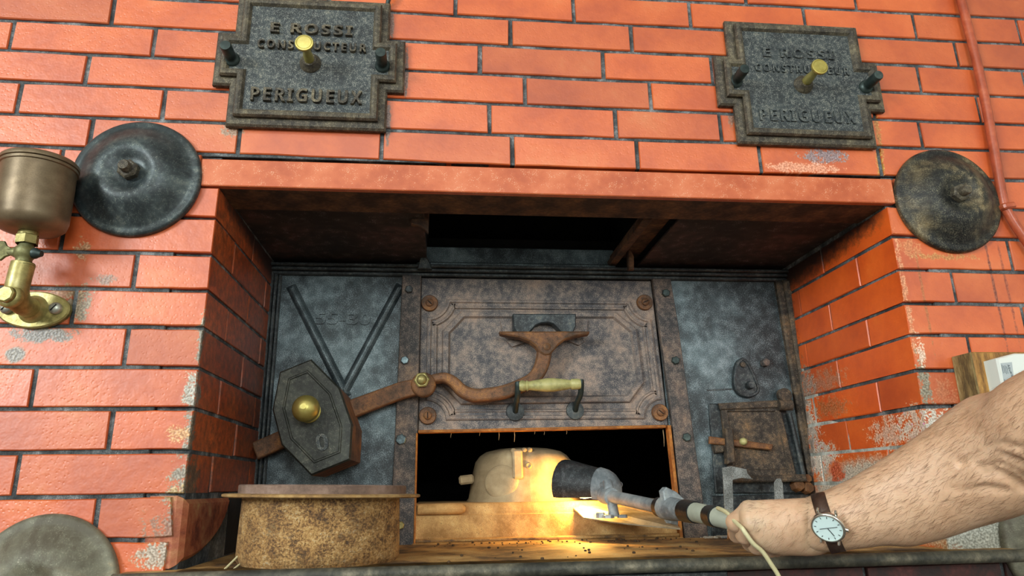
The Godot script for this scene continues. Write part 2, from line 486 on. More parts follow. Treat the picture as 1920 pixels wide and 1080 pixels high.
# The painted brickwork's colour, some painted shade, and relief, one millimetre to a pixel, on the wall unfolded: the wall's face, and in the place of the niche its two side walls.
const TW := 2048
const TH := 1150
const TX := -0.85
const TY := 0.95
func wall_texture():
	var a := noise_img(TW, TH, 0.006, 11, 3, false)
	var b := noise_img(TW, TH, 0.05, 12, 3, false)
	var c := noise_img(TW, TH, 0.22, 13, 2, false)
	var d := noise_img(TW, TH, 0.11, 14, 1, false, FastNoiseLite.TYPE_CELLULAR)
	var lut := ramp([[0.15, C("b84e1e")], [0.45, C("c75a23")], [0.7, C("d0632a")], [1.0, C("d47540")]])
	var px := PackedByteArray()
	px.resize(TW * TH * 3)
	var hp := PackedByteArray()
	hp.resize(TW * TH)
	var i := 0
	for y in TH:
		for x in TW:
			var av := a[i]
			var bv := b[i]
			var cv := c[i]
			var q := clampi(int((av - 127) * 0.9 + (bv - 127) * 0.25 + (cv - 127) * 0.12 + 127), 0, 255)
			var col := lut[q]
			px[i * 3] = int(col.r * 255)
			px[i * 3 + 1] = int(col.g * 255)
			px[i * 3 + 2] = int(col.b * 255)
			var relief := (0.55 if x > 500 else 1.0)
			hp[i] = clampi(int(150 + ((bv - 127) * 0.38 + (cv - 127) * 0.16) * relief - (70 if (d[i] < 30 and av > 112) else 0) * relief), 0, 255)
			i += 1
	# stains and painted shadows: [x, y, half width, half height, colour, strength, edge noise]
	var left_in := -0.372
	var right_in := 0.8085
	var S := [
		[-0.642, 0.205, 0.016, 0.014, C("6d6a60"), 0.95, 0.2], [-0.605, 0.238, 0.05, 0.014, C("55564f"), 0.9, 0.5], [-0.563, 0.285, 0.022, 0.028, C("7d7058"), 0.95, 0.8],  # the wide grey one is the flange's shadow painted in
		[-0.585, 0.305, 0.03, 0.012, C("a58560"), 0.7, 0.6], [-0.53, 0.325, 0.02, 0.008, C("6f675e"), 0.7, 0.6], [-0.57, 0.375, 0.012, 0.02, C("a0805f"), 0.8, 0.7],
		[0.70, 0.582, 0.045, 0.016, C("7a7480"), 0.85, 0.7], [0.655, 0.556, 0.075, 0.012, C("d9977a"), 0.8, 0.5], [0.815, 0.63, 0.006, 0.045, C("a8762e"), 0.75, 0.8], [0.808, 0.57, 0.007, 0.03, C("a8802e"), 0.9, 0.8],
		[0.835, 0.40, 0.02, 0.02, C("c08a5a"), 0.5, 0.8], [0.90, 0.388, 0.06, 0.006, C("a8823e"), 0.6, 0.8],
		[0.812, 0.30, 0.006, 0.12, C("c98a62"), 0.8, 0.9], [0.818, 0.16, 0.012, 0.05, C("8a8672"), 0.95, 0.9], [0.822, 0.215, 0.007, 0.03, C("d8b8a4"), 0.9, 0.9],
		[0.846, 0.31, 0.003, 0.1, C("8f5a24"), 0.5, 0.6], [0.985, 0.33, 0.003, 0.13, C("6f2c14"), 0.75, 0.5], [1.01, 0.33, 0.003, 0.11, C("8a3a1a"), 0.6, 0.5],
		[0.85, 0.14, 0.02, 0.03, C("c4825c"), 0.5, 0.9], [0.83, 0.09, 0.03, 0.03, C("c9c2b6"), 0.9, 1.0], [0.86, 0.075, 0.03, 0.02, C("b0a89a"), 0.7, 1.0],
		[0.87, -0.01, 0.10, 0.07, C("a5a698"), 1.0, 0.25], [0.87, -0.08, 0.12, 0.05, C("a5a698"), 1.0, 0.25],
		[-0.070, 0.72, 0.004, 0.055, C("4a3a38"), 0.8, 0.4], [-0.099, 0.62, 0.005, 0.05, C("50484a"), 0.8, 0.4], [-0.099, 0.82, 0.005, 0.04, C("50484a"), 0.7, 0.4],  # shadow rim painted along the left plate's right side
		[0.529, 0.65, 0.006, 0.02, C("6f625a"), 0.7, 0.6], [-0.36, 0.60, 0.02, 0.02, C("8a7a68"), 0.8, 0.8],
		# worn left corner of the niche
		[left_in, 0.225, 0.008, 0.05, C("8a8474"), 1.0, 0.8], [left_in, 0.15, 0.024, 0.028, C("a09a8c"), 1.0, 0.7], [left_in, 0.08, 0.016, 0.05, C("7f7a6c"), 1.0, 0.7], [left_in - 0.02, 0.085, 0.018, 0.013, C("c08a52"), 0.95, 0.6],
		[left_in, 0.0, 0.026, 0.05, C("8a8070"), 1.0, 0.8], [left_in - 0.012, -0.005, 0.012, 0.02, C("b89458"), 0.8, 0.8], [left_in, -0.06, 0.05, 0.04, C("8a6a58"), 0.8, 0.9], [left_in - 0.03, -0.085, 0.03, 0.02, C("a09484"), 0.95, 0.7],
		[left_in + 0.03, 0.02, 0.03, 0.03, C("7a6a50"), 0.85, 0.6],
		# salts on the right side wall, whose place is right_in + z
		[right_in - 0.37, 0.20, 0.04, 0.05, C("8f8d84"), 0.9, 1.0], [right_in - 0.31, 0.205, 0.09, 0.028, C("9c8c80"), 0.55, 0.9], [right_in - 0.385, 0.12, 0.05, 0.06, C("b8bab2"), 1.0, 0.8], [right_in - 0.29, 0.15, 0.07, 0.02, C("8a6a54"), 0.6, 0.9],
		[right_in - 0.37, 0.05, 0.09, 0.04, C("bfc2ba"), 1.0, 0.6], [right_in - 0.10, 0.085, 0.06, 0.03, C("c4beb4"), 0.8, 1.0], [right_in - 0.03, 0.09, 0.045, 0.035, C("c9c6bc"), 0.9, 0.9],
		[right_in - 0.15, -0.03, 0.30, 0.085, C("b0b3a8"), 1.0, 0.12], [right_in - 0.295, 0.02, 0.03, 0.022, C("b0553a"), 0.95, 0.6], [right_in - 0.06, 0.01, 0.05, 0.03, C("8c8a78"), 0.7, 0.8],
	]
	for s in S:
		var x0 := clampi(int((s[0] - s[2] * 1.7 - TX) * 1000), 0, TW - 1)
		var x1 := clampi(int((s[0] + s[2] * 1.7 - TX) * 1000), 0, TW - 1)
		var y0 := clampi(int((TY - s[1] - s[3] * 1.7) * 1000), 0, TH - 1)
		var y1 := clampi(int((TY - s[1] + s[3] * 1.7) * 1000), 0, TH - 1)
		var col: Color = s[4]
		for y in range(y0, y1):
			for x in range(x0, x1):
				var k := y * TW + x
				var ex: float = (x * 0.001 + TX - s[0]) / s[2]
				var ey: float = (TY - y * 0.001 - s[1]) / s[3]
				var r: float = ex * ex + ey * ey
				var e: float = 1.0 - r + ((b[k] - 127) * 0.011 + (c[k] - 127) * 0.009) * s[6]
				var w: float = clampf(e * 2.2, 0, 1) * s[5]
				if w <= 0.0: continue
				var t := (c[k] - 127) * 0.0022
				px[k * 3] = int(lerpf(px[k * 3], clampf(col.r + t, 0, 1) * 255, w))
				px[k * 3 + 1] = int(lerpf(px[k * 3 + 1], clampf(col.g + t, 0, 1) * 255, w))
				px[k * 3 + 2] = int(lerpf(px[k * 3 + 2], clampf(col.b + t, 0, 1) * 255, w))
				hp[k] = clampi(int(lerpf(hp[k], c[k], w * 0.6)), 0, 255)
	# darker under the lintel and in the corners; the left wall's shade painted in
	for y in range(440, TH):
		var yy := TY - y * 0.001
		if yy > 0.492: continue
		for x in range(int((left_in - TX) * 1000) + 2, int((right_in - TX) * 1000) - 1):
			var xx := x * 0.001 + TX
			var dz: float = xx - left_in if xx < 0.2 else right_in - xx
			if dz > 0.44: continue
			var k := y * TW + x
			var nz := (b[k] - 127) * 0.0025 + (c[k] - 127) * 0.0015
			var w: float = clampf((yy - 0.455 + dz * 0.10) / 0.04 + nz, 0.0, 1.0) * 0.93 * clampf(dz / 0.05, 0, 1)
			if xx > 0.2:   # brighter and more orange: the right side wall's light put into its colour
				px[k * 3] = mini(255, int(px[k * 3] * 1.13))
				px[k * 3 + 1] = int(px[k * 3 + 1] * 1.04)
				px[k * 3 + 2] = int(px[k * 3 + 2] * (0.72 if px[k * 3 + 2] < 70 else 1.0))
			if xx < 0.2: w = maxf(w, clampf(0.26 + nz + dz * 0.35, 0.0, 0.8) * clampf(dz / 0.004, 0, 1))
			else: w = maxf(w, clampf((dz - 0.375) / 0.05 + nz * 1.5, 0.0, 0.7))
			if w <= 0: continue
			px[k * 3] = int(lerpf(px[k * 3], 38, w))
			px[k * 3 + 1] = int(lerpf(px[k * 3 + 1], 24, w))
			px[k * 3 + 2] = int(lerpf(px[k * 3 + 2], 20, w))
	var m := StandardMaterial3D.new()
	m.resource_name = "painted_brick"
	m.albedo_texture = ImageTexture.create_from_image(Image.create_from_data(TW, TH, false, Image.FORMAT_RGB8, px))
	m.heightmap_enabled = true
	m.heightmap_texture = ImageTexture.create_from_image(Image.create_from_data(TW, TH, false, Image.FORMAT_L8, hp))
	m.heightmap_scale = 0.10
	m.roughness = 0.46
	m.metallic_specular = 0.75
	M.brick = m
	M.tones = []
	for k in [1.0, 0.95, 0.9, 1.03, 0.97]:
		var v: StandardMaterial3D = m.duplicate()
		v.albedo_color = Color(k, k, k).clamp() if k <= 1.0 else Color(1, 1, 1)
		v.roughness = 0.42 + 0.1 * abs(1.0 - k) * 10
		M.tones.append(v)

func uvat(p: Vector3, fold: float) -> Vector2:
	return Vector2((p.x + fold * p.z - TX) / 2.048, (TY - p.y) / 1.150)

var rb := RandomNumberGenerator.new()
# one brick seen on its z+ face: x0..x1, yb and yt at both ends, depth d; fold unfolds its side
func brick(parent: Node, x0: float, x1: float, yb0: float, yb1: float, yt0: float, yt1: float, d: float, fold: float, blunt := 0.0):
	var s := st()
	var top := []
	var bot := []
	var n := 4
	var zf := rb.randf_range(-0.0008, 0.0008)
	for k in n + 1:
		var t := float(k) / n
		var x := lerpf(x0, x1, t)
		bot.append(Vector3(x + rb.randf_range(-0.0006, 0.0006), lerpf(yb0, yb1, t) + rb.randf_range(-0.0006, 0.0009), zf))
		top.append(Vector3(x + rb.randf_range(-0.0006, 0.0006), lerpf(yt0, yt1, t) + rb.randf_range(-0.0009, 0.0006), zf))
	if blunt > 0.0:
		if fold < 0.0:
			for e in [bot, top]:
				e[n].x -= blunt * rb.randf_range(0.4, 1.0)
		else:
			for e in [bot, top]:
				e[0].x += blunt * rb.randf_range(0.4, 1.0)
	var ring := bot.duplicate()
	for k in n + 1: ring.append(top[n - k])
	var c := Vector3((x0 + x1) / 2, (yb0 + yt0 + yb1 + yt1) / 4, zf)
	var inr := []
	for p in ring:
		var q: Vector3 = p
		q.x -= sign(p.x - c.x) * min(0.0011, abs(p.x - c.x)) if (abs(p.x - x0) < 0.002 or abs(p.x - x1) < 0.002 + blunt) else 0.0
		q.y -= sign(p.y - c.y) * 0.0016
		inr.append(q)
	var m := ring.size()
	var add := func(p: Vector3):
		s.set_uv(uvat(p, fold))
		s.add_vertex(p)
	var face := func(p: Array):
		for k in range(1, p.size() - 1):
			add.call(p[0]); add.call(p[k + 1]); add.call(p[k])
	for k in n: face.call([inr[k], inr[k + 1], inr[m - 2 - k], inr[m - 1 - k]])
	s.set_smooth_group(-1)
	var dz := Vector3(0, 0, -0.0020)
	var db := Vector3(0, 0, -d)
	for k in m:
		var j := (k + 1) % m
		face.call([ring[k] + dz, ring[j] + dz, inr[j], inr[k]])
		face.call([ring[k] + db, ring[j] + db, ring[j] + dz, ring[k] + dz])
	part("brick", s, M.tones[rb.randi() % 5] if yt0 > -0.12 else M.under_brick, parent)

# one brick of a side wall at x, seen along x: z0 (nearer) > z1
func side_brick(parent: Node, x: float, dirx: float, z0: float, z1: float, yb: float, yt: float, fold: float, xb := 0.0):
	var s := st()
	var P := func(z: float, y: float, dx: float) -> Vector3: return Vector3(x + dx * dirx + xb * (-z), y, z)
	var add := func(p: Vector3):
		s.set_uv(Vector2((x + fold * p.z - TX) / 2.048, (TY - p.y) / 1.150))
		s.add_vertex(p)
	var j := func() -> float: return rb.randf_range(-0.0007, 0.0007)
	var o := [P.call(z0 + j.call(), yb + j.call(), -0.0014), P.call(z1 + j.call(), yb + j.call(), -0.0014), P.call(z1 + j.call(), yt + j.call(), -0.0014), P.call(z0 + j.call(), yt + j.call(), -0.0014)]
	var b := 0.0016
	var bump: float = rb.randf_range(-0.0006, 0.0006)
	var inr := [P.call(z0 - b, yb + b, bump), P.call(z1 + b, yb + b, bump), P.call(z1 + b, yt - b, bump), P.call(z0 - b, yt - b, bump)]
	var bk := [P.call(z0, yb, -0.05), P.call(z1, yb, -0.05), P.call(z1, yt, -0.05), P.call(z0, yt, -0.05)]
	var face := func(p: Array):
		if dirx < 0: p.reverse()
		for k in range(1, p.size() - 1):
			add.call(p[0]); add.call(p[k + 1]); add.call(p[k])
	face.call([inr[0], inr[1], inr[2], inr[3]])
	for k in 4:
		var q := (k + 1) % 4
		face.call([o[k], o[q], inr[q], inr[k]])
		face.call([bk[k], bk[q], o[q], o[k]])
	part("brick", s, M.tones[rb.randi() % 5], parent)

func fill_joints(known: Array, lo: float, hi: float, step := 0.2325) -> Array:
	known = known.duplicate()
	known.sort()
	var r := []
	if known.is_empty(): known.append(lo + 0.17)
	var x: float = known[0]
	while x - step > lo + 0.02:
		x -= step
		r.push_front(x)
	for k in known.size():
		r.append(known[k])
		var nx: float = known[k + 1] if k + 1 < known.size() else hi
		var gap: float = nx - known[k]
		if k + 1 < known.size():
			var cnt := int(round(gap / step))
			for q in range(1, cnt): r.append(known[k] + gap * q / cnt)
		else:
			x = known[k] + step
			while x < hi - 0.02:
				r.append(x)
				x += step
	return r

func brick_walls():
	rb.seed = 77
	var XL := -0.372
	var XR := 0.8085
	var lo := -1.6
	var hi := 2.0
	var s := st()
	# mortar behind the bricks, with the niche left open
	box(s, Vector3((lo + XL - 0.06) / 2 - 0.2, 0.2, -0.2282), Vector3(XL - 0.06 - lo + 0.4, 3.1, 0.448), 0.001)
	box(s, Vector3((hi + XR + 0.06) / 2 + 0.2, 0.2, -0.2282), Vector3(hi - XR - 0.06 + 0.4, 3.1, 0.448), 0.001)
	box(s, Vector3((XL + XR) / 2, 1.15, -0.0582), Vector3(XR - XL + 0.14, 1.21, 0.108), 0.001)
	box(s, Vector3((XL + XR) / 2, -0.56, -0.26), Vector3(XR - XL + 0.14, 0.86, 0.506), 0.001)
	var front := struct("wall_front", s, M.mortar)
	s = st()
	box(s, Vector3(XL - 0.0308, 0.2, -0.23), Vector3(0.056, 0.76, 0.44), 0.001)
	var wl := struct("wall_left", s, M.mortar)
	s = st()
	box(s, Vector3(XR + 0.0308, 0.2, -0.23), Vector3(0.056, 0.76, 0.44), 0.001)
	var wr := struct("wall_right", s, M.mortar)
	# bed joints: height at x = -0.6, 0.2, 1.0
	var bed := {10: [0.97, 0.966, 0.968], 9: [0.91, 0.905, 0.907], 8: [0.85, 0.844, 0.8455], 7: [0.7895, 0.7845, 0.785], 6: [0.7295, 0.7225, 0.7235], 5: [0.670, 0.663, 0.662], 4: [0.6085, 0.6015, 0.6045], 3: [0.5515, 0.5395, 0.543],
		2: [0.49, 0.488, 0.484], 1: [0.433, 0.43, 0.4245], 0: [0.3705, 0.365, 0.361], -1: [0.3098, 0.305, 0.2995], -2: [0.2494, 0.246, 0.2425], -3: [0.186, 0.183, 0.181], -4: [0.123, 0.121, 0.120], -5: [0.060, 0.059, 0.058], -6: [-0.003, -0.003, -0.003], -7: [-0.064, -0.064, -0.064], -8: [-0.125, -0.125, -0.125], -9: [-0.186, -0.186, -0.186], -10: [-0.247, -0.247, -0.247]}
	for k in range(11, 16): bed[k] = [bed[10][0] + 0.0602 * (k - 10), bed[10][1] + 0.0602 * (k - 10), bed[10][2] + 0.0602 * (k - 10)]
	for k in range(-14, -10): bed[k] = [-0.247 + 0.061 * (k + 10), -0.247 + 0.061 * (k + 10), -0.247 + 0.061 * (k + 10)]
	var Y := func(k: int, x: float) -> float:
		var b: Array = bed[k]
		return lerpf(b[0], b[1], clampf((x + 0.6) / 0.8, -1, 1)) if x < 0.2 else lerpf(b[1], b[2], clampf((x - 0.2) / 0.8, 0, 2))
	var heads := {9: [0.589, 0.819], 8: [0.018, 0.242, 0.471, 0.705, 0.936, 1.163], 7: [-0.585, 0.120, 0.351, 1.014], 6: [-0.742, -0.508, 0.063, 0.293, 0.923, 1.147], 5: [-0.611, 0.145, 0.379, 1.034], 4: [-0.710, -0.478, 0.080, 0.310, 0.903], 3: [-0.587, -0.348, -0.108, 0.120, 0.346, 0.577, 0.810, 1.044], 2: [-0.626], 1: [-0.537], 0: [-0.604, 1.032], -1: [-0.486, 0.908], -2: [-0.569, 1.031], -3: [-0.484, 0.915], -4: [-0.608], -5: [-0.489], -6: [-0.610], -7: [-0.492]}
	var J := 0.0038
	for k in range(-14, 15):
		var segs := [[lo, hi]]
		if k < 3 and k > -9: segs = [[lo, XL], [XR, hi]]
		for g in segs.size():
			var a: float = segs[g][0]
			var b: float = segs[g][1]
			var js := []
			for x in heads.get(k, []):
				if x > a + 0.03 and x < b - 0.03: js.append(x)
			if segs.size() == 2:
				# toothed corners of the niche: half and whole bricks by turns
				if g == 0 and (js.is_empty() or b - js.max() > 0.27): js.append(b - (0.114 if posmod(k, 2) == 0 else 0.236))
				if g == 1 and (js.is_empty() or js.min() - a > 0.27): js.append(a + (0.112 if posmod(k, 2) == 1 else 0.231))
			js = fill_joints(js, a, b)
			var xs := [a] + js + [b]
			for q in xs.size() - 1:
				var x0: float = xs[q] + (J if q > 0 else 0.0)
				var x1: float = xs[q + 1] - (J if q < xs.size() - 2 else 0.0)
				if k == 2 and x1 > -0.405 and x0 < 0.83: # the lintel's own height
					if g == 0: x1 = min(x1, -0.407)
					else: x0 = max(x0, 0.832)
				if x1 - x0 < 0.02: continue
				var corner := segs.size() == 2 and k != 2 and ((g == 0 and q == xs.size() - 2) or (g == 1 and q == 0))
				var d := 0.05
				var fold := 0.0
				var blunt := 0.0
				if corner:
					d = 0.2305 if xs[q + 1] - xs[q] < 0.17 else 0.112
					fold = -1.0 if g == 0 else 1.0
					if g == 0: blunt = clampf((0.30 - bed[k][0]) * 0.008, 0.0, 0.0022)
				if g == 0 and k < -6 and k > -9 and corner: blunt = 0.02
				brick(front, x0, x1, Y.call(k, x0) + J * 0.8, Y.call(k, x1) + J * 0.8, Y.call(k + 1, x0) - J * 0.8, Y.call(k + 1, x1) - J * 0.8, d, fold, blunt)
				if corner and k > -8:
					var z := -d - 0.005
					var first := true
					while z > -0.40:
						var z1: float = max(z - (0.228 if first else 0.11), -0.43)
						if -0.43 - z1 > -0.03: z1 = -0.43
						var yb: float = Y.call(k, XL if g == 0 else XR) + J * 0.8
						var yt: float = Y.call(k + 1, XL if g == 0 else XR) - J * 0.8
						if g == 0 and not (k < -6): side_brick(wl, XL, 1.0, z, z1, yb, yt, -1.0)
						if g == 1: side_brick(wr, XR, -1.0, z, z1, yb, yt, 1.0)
						first = false
						z = z1 - 0.005
	# pale salty mortar that fills the joints low on the right side wall and on the wall beside it
	s = st()
	terrace(s, poly2([Vector2(0.010, -0.110), Vector2(0.010, 0.260), Vector2(0.065, 0.250), Vector2(0.080, 0.200), Vector2(0.110, 0.190), Vector2(0.120, 0.130), Vector2(0.190, 0.115), Vector2(0.220, 0.070), Vector2(0.320, 0.064), Vector2(0.390, 0.075), Vector2(0.434, 0.100), Vector2(0.434, -0.110)]), [[0.0, -0.03], [0.0, -0.003], [0.004, -0.0012]], true, false, Transform3D(Basis(Vector3(0, 0, 1), Vector3(0, 1, 0), Vector3(-1, 0, 0)), Vector3(XR, 0, 0)) * Transform3D(Basis.IDENTITY, Vector3(-0.44, 0, 0)))
	part("salty_mortar", s, M.salt_mortar, wr)
	s = st()
	slab(s, poly2([Vector2(0.81, -0.12), Vector2(1.02, -0.12), Vector2(1.01, 0.02), Vector2(0.95, 0.05), Vector2(0.90, 0.045), Vector2(0.86, 0.08), Vector2(0.83, 0.11), Vector2(0.81, 0.10)]), -0.03, -0.0014, 0.003)
	part("salty_mortar", s, M.salt_mortar, front)
	# worn rounded foot of the left side wall
	s = st()
	var poly := PackedVector2Array([Vector2(0.004, -0.004), Vector2(0.004, -0.104)])
	for k in range(12, -1, -1):
		var t := PI / 2 * k / 12.0
		poly.append(Vector2(0.02 + 0.215 * cos(t), -0.004 - 0.098 * sin(t)))
	terrace(s, poly, [[0.0, -0.05], [0.0, -0.012], [0.004, -0.004], [0.012, 0.002]], true, false, Transform3D(Basis(Vector3(0, 0, -1), Vector3(0, 1, 0), Vector3(1, 0, 0)), Vector3(XL, 0, 0)))
	part("worn_foot", s, M.worn_base, wl)
	s = st()
	box(s, Vector3(XL - 0.0045, -0.056, -0.33), Vector3(0.006, 0.10, 0.19), 0.001)
	part("gap_shade", s, M.soot, wl)  # black sheet put in for the shade of the gap behind the foot

func room():
	var s := st()
	box(s, Vector3(-0.3, -1.0, 2.3), Vector3(6.6, 0.1, 5.8), 0.001)
	struct("floor", s, M.floor_tile)
	s = st()
	box(s, Vector3(-0.3, 2.15, 2.3), Vector3(6.6, 0.1, 5.8), 0.001)
	struct("ceiling", s, M.ceiling_white)
	s = st()
	box(s, Vector3(2.95, 0.58, 2.3), Vector3(0.1, 3.06, 5.8), 0.001)
	struct("wall_east", s, M.wall_white)
	s = st()
	box(s, Vector3(-0.3, -0.25, 5.15), Vector3(6.6, 1.4, 0.1), 0.001)
	box(s, Vector3(-0.3, 1.78, 5.15), Vector3(6.6, 0.66, 0.1), 0.001)
	box(s, Vector3(-1.7, 0.95, 5.15), Vector3(3.8, 1.0, 0.1), 0.001)
	box(s, Vector3(2.4, 0.95, 5.15), Vector3(1.2, 1.0, 0.1), 0.001)
	struct("wall_south", s, M.wall_white)
	s = st()   # with an opening for the window
	box(s, Vector3(-3.55, -0.10, 2.3), Vector3(0.1, 1.70, 5.8), 0.001)
	box(s, Vector3(-3.55, 1.95, 2.3), Vector3(0.1, 0.40, 5.8), 0.001)
	box(s, Vector3(-3.55, 1.25, 1.1), Vector3(0.1, 1.0, 3.2), 0.001)
	box(s, Vector3(-3.55, 1.25, 4.65), Vector3(0.1, 1.0, 1.1), 0.001)
	struct("wall_west", s, M.wall_white)
	s = st()
	box(s, Vector3(-2.8, 0.58, -0.25), Vector3(1.7, 3.06, 0.4), 0.001)
	box(s, Vector3(2.65, 0.58, -0.25), Vector3(0.7, 3.06, 0.4), 0.001)
	box(s, Vector3(0.2, 1.95, -0.25), Vector3(3.6, 0.5, 0.4), 0.001)
	struct("wall_north", s, M.wall_white)
	s = st()
	for z in [2.73, 4.07]: box(s, Vector3(-3.53, 1.25, z), Vector3(0.06, 1.0, 0.06), 0.004)
	for y in [0.78, 1.72]: box(s, Vector3(-3.53, y, 3.4), Vector3(0.06, 0.06, 1.4), 0.004)
	var w := struct("window_1", s, M.frame_white)
	s = st()
	box(s, Vector3(-3.54, 1.25, 3.4), Vector3(0.012, 0.94, 1.34), 0.001)
	part("pane", s, M.pane_glow, w)
	s = st()
	for x in [0.23, 1.77]: box(s, Vector3(x, 0.95, 5.13), Vector3(0.06, 1.0, 0.06), 0.004)
	for y in [0.48, 1.42]: box(s, Vector3(1.0, y, 5.13), Vector3(1.6, 0.06, 0.06), 0.004)
	w = struct("added_window_2", s, M.frame_white)  # window added behind the camera to carry the frontal fill
	s = st()
	box(s, Vector3(1.0, 0.95, 5.14), Vector3(1.54, 0.94, 0.012), 0.001)
	part("pane", s, M.pane_glow, w)
	s = st()
	box(s, Vector3(0, 0, 0), Vector3(1.2, 0.03, 0.6), 0.004)
	var l := thing("added_ceiling_panel", Vector3(-0.6, 2.083, 2.6), "flat white ceiling panel added as fill light over the shop floor, unseen", "lamp")  # unseen panel added for fill
	part("frame", s, M.frame_white, l)
	s = st()
	box(s, Vector3(0, -0.0165, 0), Vector3(1.1, 0.006, 0.5), 0.001)
	part("diffuser", s, M.pane_glow, l)

func lintel_and_flue():
	var t := thing("lintel", Vector3(0.21, 0.488, 0), "red painted iron lintel across the top of the niche, brown underneath", "lintel")
	var s := st()
	box(s, Vector3(0, 0.0242, -0.003), Vector3(1.226, 0.0484, 0.014), 0.0015)
	part("face", s, M.lintel_paint, t)
	s = st()
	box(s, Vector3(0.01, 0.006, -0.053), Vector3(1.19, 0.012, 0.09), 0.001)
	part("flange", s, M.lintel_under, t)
	s = st()
	box(s, Vector3(0.21 - 0.21, 0.021, -0.11), Vector3(1.18, 0.004, 0.03), 0.001)
	part("shadow_gap_bar", s, M.soot, t)
	t = thing("flue_hood", Vector3(0.21, 0.49, -0.25), "dark sooty iron hood plates under the lintel with a black flue opening between", "flue hood")
	s = st()
	box(s, Vector3(-0.4185, 0.006, -0.015), Vector3(0.345, 0.006, 0.335), 0.001)
	part("hood_plate", s, M.soot_red, t)
	s = st()
	box(s, Vector3(0.4325, 0.006, -0.015), Vector3(0.377, 0.006, 0.335), 0.001)
	part("hood_plate", s, M.soot_red, t)
	s = st()
	box(s, Vector3(0.212, 0.026, -0.005), Vector3(0.065, 0.004, 0.31), 0.001)
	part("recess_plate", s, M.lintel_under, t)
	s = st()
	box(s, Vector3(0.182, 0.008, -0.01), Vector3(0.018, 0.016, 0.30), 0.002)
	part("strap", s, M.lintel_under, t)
	s = st()
	slab(s, PackedVector2Array([Vector2(0, 0), Vector2(0.012, 0.0), Vector2(0.014, 0.03), Vector2(0.008, 0.045), Vector2(0, 0.045)]), 0, 0.014, 0.002, Transform3D(Basis.IDENTITY, Vector3(0.2, -0.03, -0.09)))
	part("tab", s, M.lintel_under, t)
	s = st()
	slab(s, PackedVector2Array([Vector2(-0.015, 0.03), Vector2(-0.015, -0.005), Vector2(0.0, -0.008), Vector2(0.012, -0.016), Vector2(0.018, -0.022), Vector2(0.019, 0.03)]), 0, 0.012, 0.002, Transform3D(Basis.IDENTITY, Vector3(-0.256, -0.002, 0.10)))
	part("notched_lug", s, M.lintel_under, t)
	s = st()
	slab(s, PackedVector2Array([Vector2(0.0, 0.03), Vector2(-0.01, -0.015), Vector2(0.022, -0.015), Vector2(0.018, 0.0)]), 0, 0.012, 0.002, Transform3D(Basis.IDENTITY, Vector3(-0.256, -0.008, -0.13)))
	part("gusset", s, M.iron_black, t)
	# the flue itself
	s = st()
	box(s, Vector3(-0.262, 0.33, -0.12), Vector3(0.03, 0.64, 0.52), 0.001)
	box(s, Vector3(0.256, 0.35, -0.12), Vector3(0.03, 0.64, 0.52), 0.001)
	box(s, Vector3(0, 0.33, -0.38), Vector3(0.6, 0.64, 0.02), 0.001)
	box(s, Vector3(0, 0.66, -0.12), Vector3(0.6, 0.02, 0.54), 0.001)
	part("flue_lining", s, M.soot, t)

func poly2(a: Array) -> PackedVector2Array:
	return PackedVector2Array(a)

func rib(s: SurfaceTool, a: Vector2, b: Vector2, w: float, z0: float, h: float):
	var d := (b - a).normalized()
	var n := Vector2(-d.y, d.x) * w / 2
	terrace(s, poly2([a + n, a - n, b - n, b + n]), [[0.0, z0], [w * 0.12, z0 + h * 0.45], [w * 0.27, z0 + h * 0.85], [w * 0.42, z0 + h]], true)

